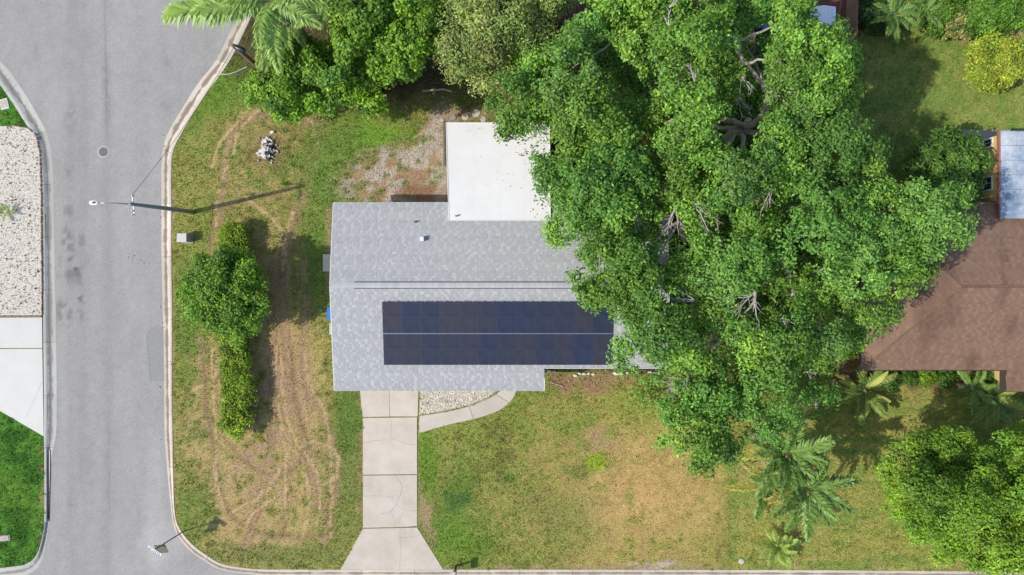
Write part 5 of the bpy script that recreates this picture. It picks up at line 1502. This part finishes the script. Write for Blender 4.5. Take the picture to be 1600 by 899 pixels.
# stop sign seen from behind with the street name blade above it
b = P(290, 829); top = P(243, 858, 2.4)
sg = thing('street_sign', 'leaning sign post with drab sign back and small name blade at the junction', 'street sign', b)
MB().tube([b + Vector((0, 0, -.2)), top + Vector((0, 0, .05))], [.032, .03], 8).build('post', M['dark'], sg)
c = P(252, 858, 2.0)
MB().box(c, (.62, .03, .62), math.radians(5), Matrix.Rotation(math.radians(-62), 3, 'X')).build('sign_plate', M['signback'], sg, bevel=.008)
c = P(241.5, 860.5, 2.5)
bl = MB().box(c, (.84, .02, .20), math.radians(-33), Matrix.Rotation(math.radians(-58), 3, 'X')).build('name_blade', M['white'], sg, bevel=.006)
lm_ = MB()
m3 = Matrix.Rotation(math.radians(-33), 3, 'Z') @ Matrix.Rotation(math.radians(-58), 3, 'X')
for k in range(7):
    wv_ = (.04, .055, .03, .05, .04, .055, .045)[k]
    lm_.box(c + m3 @ Vector((-.33 + k * .108, -.0125, (k % 3 - 1) * .014)), (wv_ * 1.4, .006, .15 - .03 * (k % 2)), 0, m3)
lm_.build('lettering', M['teal'], bl)
# mailbox at the kerb, its box right on the lower edge of the frame
b = P(713, 884)
mbx = thing('mailbox', 'dark mailbox on a thick post at the kerb right of the driveway', 'mailbox', b)
MB().box(b + Vector((0, 0, .5)), (.11, .11, 1.05)).build('post', M['dark'], mbx, bevel=.01)
MB().box(b + Vector((.0, -.12, .92)), (.09, .45, .07)).build('arm', M['dark'], mbx)
vs, fs = [], []
for y in (-.42, .12):
    vs += [b + Vector((x, y, z)) for x, z in ((-.11, .97), (.11, .97), (.11, 1.12), (.085, 1.19), (.0, 1.22), (-.085, 1.19), (-.11, 1.12))]
fs = [tuple(range(7)), tuple(range(13, 6, -1))] + [(k, 7 + k, 7 + (k + 1) % 7, (k + 1) % 7) for k in range(7)]
bx_ = MB().add(vs, fs).build('letter_box', M['box_grey'], mbx)
MB().box(b + Vector((0, -.425, 1.08)), (.18, .012, .18)).build('flap', M['dark'], bx_)
# manhole
b = P(160, 237)
mh = thing('manhole_cover', 'round iron manhole cover in the road', 'manhole', (b.x, b.y, -.1))
MB().disc(b, .34, -.13, -.092, 28).build('frame', M['ring'], mh)
ld = MB().disc(b, .27, -.12, -.086, 28).build('lid', M['iron'], mh)
g = MB()
for i in range(-3, 4):
    for j in range(-3, 4):
        if i * i + j * j < 9.5 and (i or j): g.box((b.x + i * .068, b.y + j * .068, -.084), (.04, .04, .008))
g.box((b.x, b.y, -.083), (.09, .09, .01))
g.build('stud', M['iron'], ld)
# grey utility box on the verge
b = P(293, 373)
ub = thing('utility_box', 'small pale grey utility box on the verge between the street lamp and the hedge', 'utility box', b)
MB().box(b + Vector((.02, 0, .3)), (.52, .44, .62)).build('cabinet', M['box_grey'], ub, bevel=.03)
MB().box(b + Vector((-.02, 0, .63)), (.56, .50, .06)).build('lid', M['box_lid'], ub, bevel=.015)
MB().box(b + Vector((.02, 0, .02)), (.66, .58, .06)).build('base', M['oldcon'], ub)
# meter lids
b = P(7, 163)
ml = thing('meter_lid', 'pale square meter lid in the corner grass across the street', 'lid', b, math.radians(14))
MB().box((0, 0, .02), (.50, .62, .06)).build('frame', M['drive_white'], ml, bevel=.01, world=False)
MB().box((0, 0, .045), (.36, .46, .03)).build('lid', M['walk'], ml, bevel=.008, world=False)
b = P(6, 841)
ml = thing('meter_lid', 'brown meter lid in the lush grass at the lower left edge', 'lid', b, math.radians(4))
MB().box((0, 0, .02), (.80, .36, .05)).build('frame', M['oldcon'], ml, bevel=.01, world=False)
MB().box((0, 0, .045), (.6, .26, .03)).build('lid', M['walk'], ml, bevel=.008, world=False)
b = P(1158, 877)
ml = thing('round_marker', 'small round white marker in the grass near the kerb left of the spiky palm', 'marker', b)
MB().disc((0, 0), .15, -.02, .06, 14).build('rim', M['drive_white'], ml, bevel=.01, world=False)
MB().disc((0, 0), .11, .05, .075, 14).build('lid', M['drive'], ml, bevel=.006, world=False)
# storm drain inlet in the western kerb: dark slot
b = P(74, 760)
dn = thing('storm_drain', 'long dark storm drain slot in the western kerb beside lush grass', 'drain', (b.x, b.y, -.1))
MB().prism([tuple(P(*q_)[:2]) for q_ in ((73.4, 704), (77, 704), (77.2, 730), (76, 770), (75.0, 812), (73.2, 812), (73.6, 770))], -.12, -.055).build('slot', M['dark'], dn)
MB().prism([tuple(P(*q_)[:2]) for q_ in ((69.5, 700), (73.2, 700), (73.4, 770), (73, 816), (69.5, 816))], -.1, .035).build('lintel', M['kerb_w'], dn, bevel=.01)
# AC slab and blue bin on the west wall
b = P(511, 411)
ac = thing('concrete_pad', 'pale concrete pad on the ground against the west wall of the grey house', 'pad', b)
MB().box(b + Vector((.25, 0, .04)), (.95, 1.0, .1)).build('slab', M['walk'], ac, bevel=.01)
b = P(527, 489)
bn = thing('recycling_bin', 'blue bin peeking out from under the west eave of the grey house', 'bin', b)
MB().prism([(b.x - .30, b.y - .33), (b.x + .30, b.y - .33), (b.x + .30, b.y + .33), (b.x - .30, b.y + .33)], 0.05, .92).build('body', M['bluebin'], bn, bevel=.03)
MB().box((b.x, b.y, .96), (.66, .72, .07)).build('lid', M['bluebin'], bn, bevel=.02)
for s in (-1, 1): MB().tube([(b.x + .3, b.y + s * .24, .12), (b.x + .3, b.y + s * .32, .12)], .11, 12).build('wheel', M['dark'], bn)
b = P(528, 513)
bn = thing('recycling_bin', 'pale green bin beside the blue bin under the west eave', 'bin', b)
M['greenbin'] = plain('green_plastic', (.35, .48, .34), .5, var=.08)
MB().prism([(b.x - .26, b.y - .30), (b.x + .28, b.y - .30), (b.x + .28, b.y + .3), (b.x - .26, b.y + .3)], 0.05, .7).build('body', M['greenbin'], bn, bevel=.03)
MB().box((b.x, b.y, .74), (.6, .66, .06)).build('lid', M['greenbin'], bn, bevel=.02)
# rubble pile
b = P(418, 234)
rp = thing('rubble_pile', 'heap of broken pale blocks in the worn grass ring', 'rubble', b)
for k in range(90):
    r_ = abs(random.gauss(0, .31)); a = random.uniform(0, 6.28)
    s = random.uniform(.09, .23)
    bm = bmesh.new(); bmesh.ops.create_cube(bm, size=1)
    for v_ in bm.verts: v_.co = Vector((v_.co.x * s * random.uniform(.8, 1.4), v_.co.y * s * random.uniform(.4, .9), v_.co.z * s * random.uniform(.3, .7))) + Vector((random.uniform(-.03, .03), random.uniform(-.03, .03), 0))
    me = bpy.data.meshes.new('block'); bm.to_mesh(me); bm.free()
    me.materials.append(M['rubble'] if k % 5 else M['dark'] if k % 2 else M['oldcon'])
    o = link('block', me, None, rp, False)
    o.location = (r_ * math.cos(a) * .85, r_ * math.sin(a) * 1.25, .06 + max(0, .36 - r_ * .7) * random.uniform(.3, 1))
    o.rotation_euler = (random.uniform(-.5, .5), random.uniform(-.5, .5), random.uniform(0, 3.1))
def rock_mesh(name, sx, sy, sz, seed, mat):
    rg = random.Random(seed)
    bm = bmesh.new(); bmesh.ops.create_icosphere(bm, subdivisions=2, radius=1)
    for v_ in bm.verts:
        f_ = 1 + rg.uniform(-.13, .13)
        v_.co = Vector((v_.co.x * sx * f_, v_.co.y * sy * f_, v_.co.z * sz * f_))
    me = bpy.data.meshes.new(name); bm.to_mesh(me); bm.free(); me.materials.append(mat)
    me.polygons.foreach_set('use_smooth', [True] * len(me.polygons))
    return me
RK = [rock_mesh('edging_stone', .15, .085, .08, s, M['stone']) for s in range(4)]
spots = [(858, 580), (866, 581), (899, 587, 1.1), (906, 584), (913, 584.5), (920, 584), (927, 585), (963, 584, 1.2), (972, 585.5, 1.1), (980, 583), (988, 583), (996, 582), (1016, 582), (1024, 582), (1032, 581), (1037, 578)]
ORD = ['first', 'second', 'third', 'fourth', 'fifth', 'sixth', 'seventh', 'eighth', 'ninth', 'tenth', 'eleventh', 'twelfth', 'thirteenth', 'fourteenth', 'fifteenth', 'last']
for i, s in enumerate(spots):
    o = link('edging_stone', RK[i % 4], None)
    o.location = P(s[0], s[1], .05); k = (s[2] if len(s) > 2 else .85) * random.uniform(.9, 1.1); o.scale = (k, k, k); o.rotation_euler = (0, 0, random.uniform(-.35, .35))
    tag(o, ORD[i] + ' white edging stone from the grey roof step along the bare bed', 'stone', 'white edging stones under the front eave')
for i, (x, y, r_, lb) in enumerate(((727, 183, .2, 'round pale stepping stone left of the largest one behind the flat roof'), (744, 177, .24, 'largest round pale stepping stone behind the flat roof'), (755, 187, .19, 'squarish pale stepping stone touching the edge of the flat roof'), (690, 188, .13, 'smallest pale stepping stone, left of the flat roof corner'), (708, 184, .17, 'grey stepping stone between the smallest one and the round ones'))):
    q_ = P(x, y)
    mb = MB().disc(q_, r_, -.02, .045, 16 if i != 2 else 6)
    o = mb.build('stepping_stone', M['walk'] if i != 4 else M['oldcon'], bevel=.012)
    tag(o, lb, 'stepping stone', 'stepping stones behind the flat roof')
# timber edge left of the flat roof
b = P(694, 225)
tb = MB().box(b + Vector((0, 0, .04)), (.09, 2.6, .1)).build('timber_edge', M['wood'])
tag(tb, 'narrow wooden edging board lying along the left side of the flat white roof', 'timber')
# loose twigs on the grass
def stick(label, pts, r_):
    mb = MB().tube(limb_path([P(x, y, .05) for x, y in pts], .02, 3), r_, 5)
    o = mb.build('fallen_branch', M['twig']); tag(o, label, 'branch')
stick('pale fallen branch on the bare soil under the front eave', [(862, 598), (872, 602), (880, 604)], .025)
stick('long pale fallen branch on the grass by the kerb near the utility pole', [(345, 117), (362, 115), (386, 105)], .035)
stick('pale fallen branch lying in the tree shade on the back lawn', [(660, 142), (690, 140), (706, 143)], .05)
stick('small grey fallen branch in the dry grass above the flat roof path', [(632, 165), (638, 170)], .03)

# ------------------------------------------------------------------ sheds, fence and things at the top edge
wsx0, wsx1, wsy0, wsy1 = P(1268, 0, 2.3).x, P(1308, 0, 2.3).x, P(0, 52, 2.3).y, P(0, 9, 2.3).y
ws = thing('garden_shed', 'small shed with a white metal roof half under the oak at the top edge', 'shed', ((wsx0 + wsx1) / 2, (wsy0 + wsy1) / 2, 0))
MB().prism([(wsx0 + .08, wsy0 + .08), (wsx1 - .08, wsy0 + .08), (wsx1 - .08, wsy1 - .08), (wsx0 + .08, wsy1 - .08)], -.05, 2.1).build('wall', M['galv'], ws)
rf = MB(); xm = (wsx0 + wsx1) / 2
slab_roof(rf, [(wsx0, wsy0, 2.15), (xm - .003, wsy0, 2.36), (xm - .003, wsy1, 2.36), (wsx0, wsy1, 2.15)], .04)
slab_roof(rf, [(xm + .003, wsy0, 2.36), (wsx1, wsy0, 2.15), (wsx1, wsy1, 2.15), (xm + .003, wsy1, 2.36)], .04)
wr = rf.build('roof', M['lampwhite'], ws)
rr_ = MB()
for k in range(1, 6):
    x = wsx0 + (wsx1 - wsx0) * k / 6
    z = 2.36 - abs(x - xm) * .21 / ((wsx1 - wsx0) / 2) + .012
    rr_.box((x, (wsy0 + wsy1) / 2, z), (.03, wsy1 - wsy0 - .02, .02))
rr_.build('roof_rib', M['lampwhite'], wr)
b = P(1325, 14, 1.0)
dk = thing('wooden_deck', 'red brown wooden deck beside the white roofed shed at the top edge', 'deck', (b.x, b.y, 0))
pm_ = MB().box((0, 0, 0), (.135, 2.6, .03)).mesh('plank'); pm_.materials.append(M['redwood'])
x0_, x1_ = P(1262, 0, .5).x, P(1334, 0, .5).x
k = 0; x = x0_
while x < x1_:
    o = link('plank', pm_, None, dk, False); o.location = (x - b.x, P(0, 0, .5).y - b.y - .1 + random.uniform(-.02, .02), .5 + random.uniform(-.004, .004)); x += .145
MB().box((b.x - .6, b.y - .1, .45), (1.8, 2.0, .06)).build('joist', M['wood'], dk)
MB().tube([P(1315, 4, 1.3), P(1308, 34, .6)], .045, 6).build('brace', M['wood'], dk)
MB().box((P(1331, 15, .8).x, P(0, 15, .8).y, .5), (.1, 1.6, 1.0)).build('post', M['wood'], dk)
# lot fence: boards one by one
def fence(label, A, B, h=1.8, mat='wood'):
    A, B = Vector(A), Vector(B); d = B - A; n = int(d.length / .15)
    t = thing('wooden_fence', label, 'fence', A, math.atan2(d.y, d.x))
    me = MB().box((0, 0, 0), (.138, .022, h)).mesh('board'); me.materials.append(M[mat])
    for k in range(n):
        o = link('board', me, None, t, False)
        o.location = ((k + .5) * .15, random.uniform(-.006, .006), h / 2 + random.uniform(-.03, .03)); o.rotation_euler = (random.uniform(-.02, .02), 0, 0)
    for z in (.4, h - .35): MB().box((d.length / 2, .045, z), (d.length, .04, .09)).build('rail', M[mat], t, world=False)
    pmh = MB().box((0, 0, 0), (.1, .1, h + .12)).mesh('post'); pmh.materials.append(M[mat])
    for k in range(int(d.length / 2.4) + 1):
        o = link('post', pmh, None, t, False); o.location = (k * 2.4, .115, h / 2)
fence('weathered brown board fence under the right edge of the oak', P(1314, 128), P(1316, -10))
fence('dark brown board fence in the shade under the oak near the blue barrel', P(1166, 96), P(1160, -6), 1.5)
b = P(1186, 48)
br_ = thing('barrel', 'bright blue round barrel in the shade under the oak', 'barrel', b)
MB().tube([b, b + Vector((0, 0, .12)), b + Vector((0, 0, .45)), b + Vector((0, 0, .8)), b + Vector((0, 0, .88))], [.26, .28, .30, .28, .26], 18).build('body', M['bluebin'], br_, True)
MB().disc(b, .25, .882, .90, 18).build('lid', M['bluebin'], br_)
b = P(885, 34)
rs_ = thing('garden_shed', 'dark red brown timber shed glimpsed between the olive tree and the oak', 'shed', (b.x, b.y, 0))
MB().prism([(b.x - .9, b.y - .8), (b.x + .9, b.y - .8), (b.x + .9, b.y + .8), (b.x - .9, b.y + .8)], -.05, 1.9).build('wall', M['redwood'], rs_)
rr_ = MB().box((b.x, b.y, 1.98), (2.0, 1.8, .06)).build('roof', M['redwood'], rs_)
for k in range(7): MB().box((b.x - .86 + k * .287, b.y, 2.02), (.26, 1.78, .025)).build('plank', M['redwood'], rr_)
print('objects', len(bpy.data.objects), 'tris', sum(len(o.data.loop_triangles) or sum(len(p.vertices) - 2 for p in o.data.polygons) if False else len(o.data.polygons) for o in bpy.data.objects if o.type == 'MESH'))
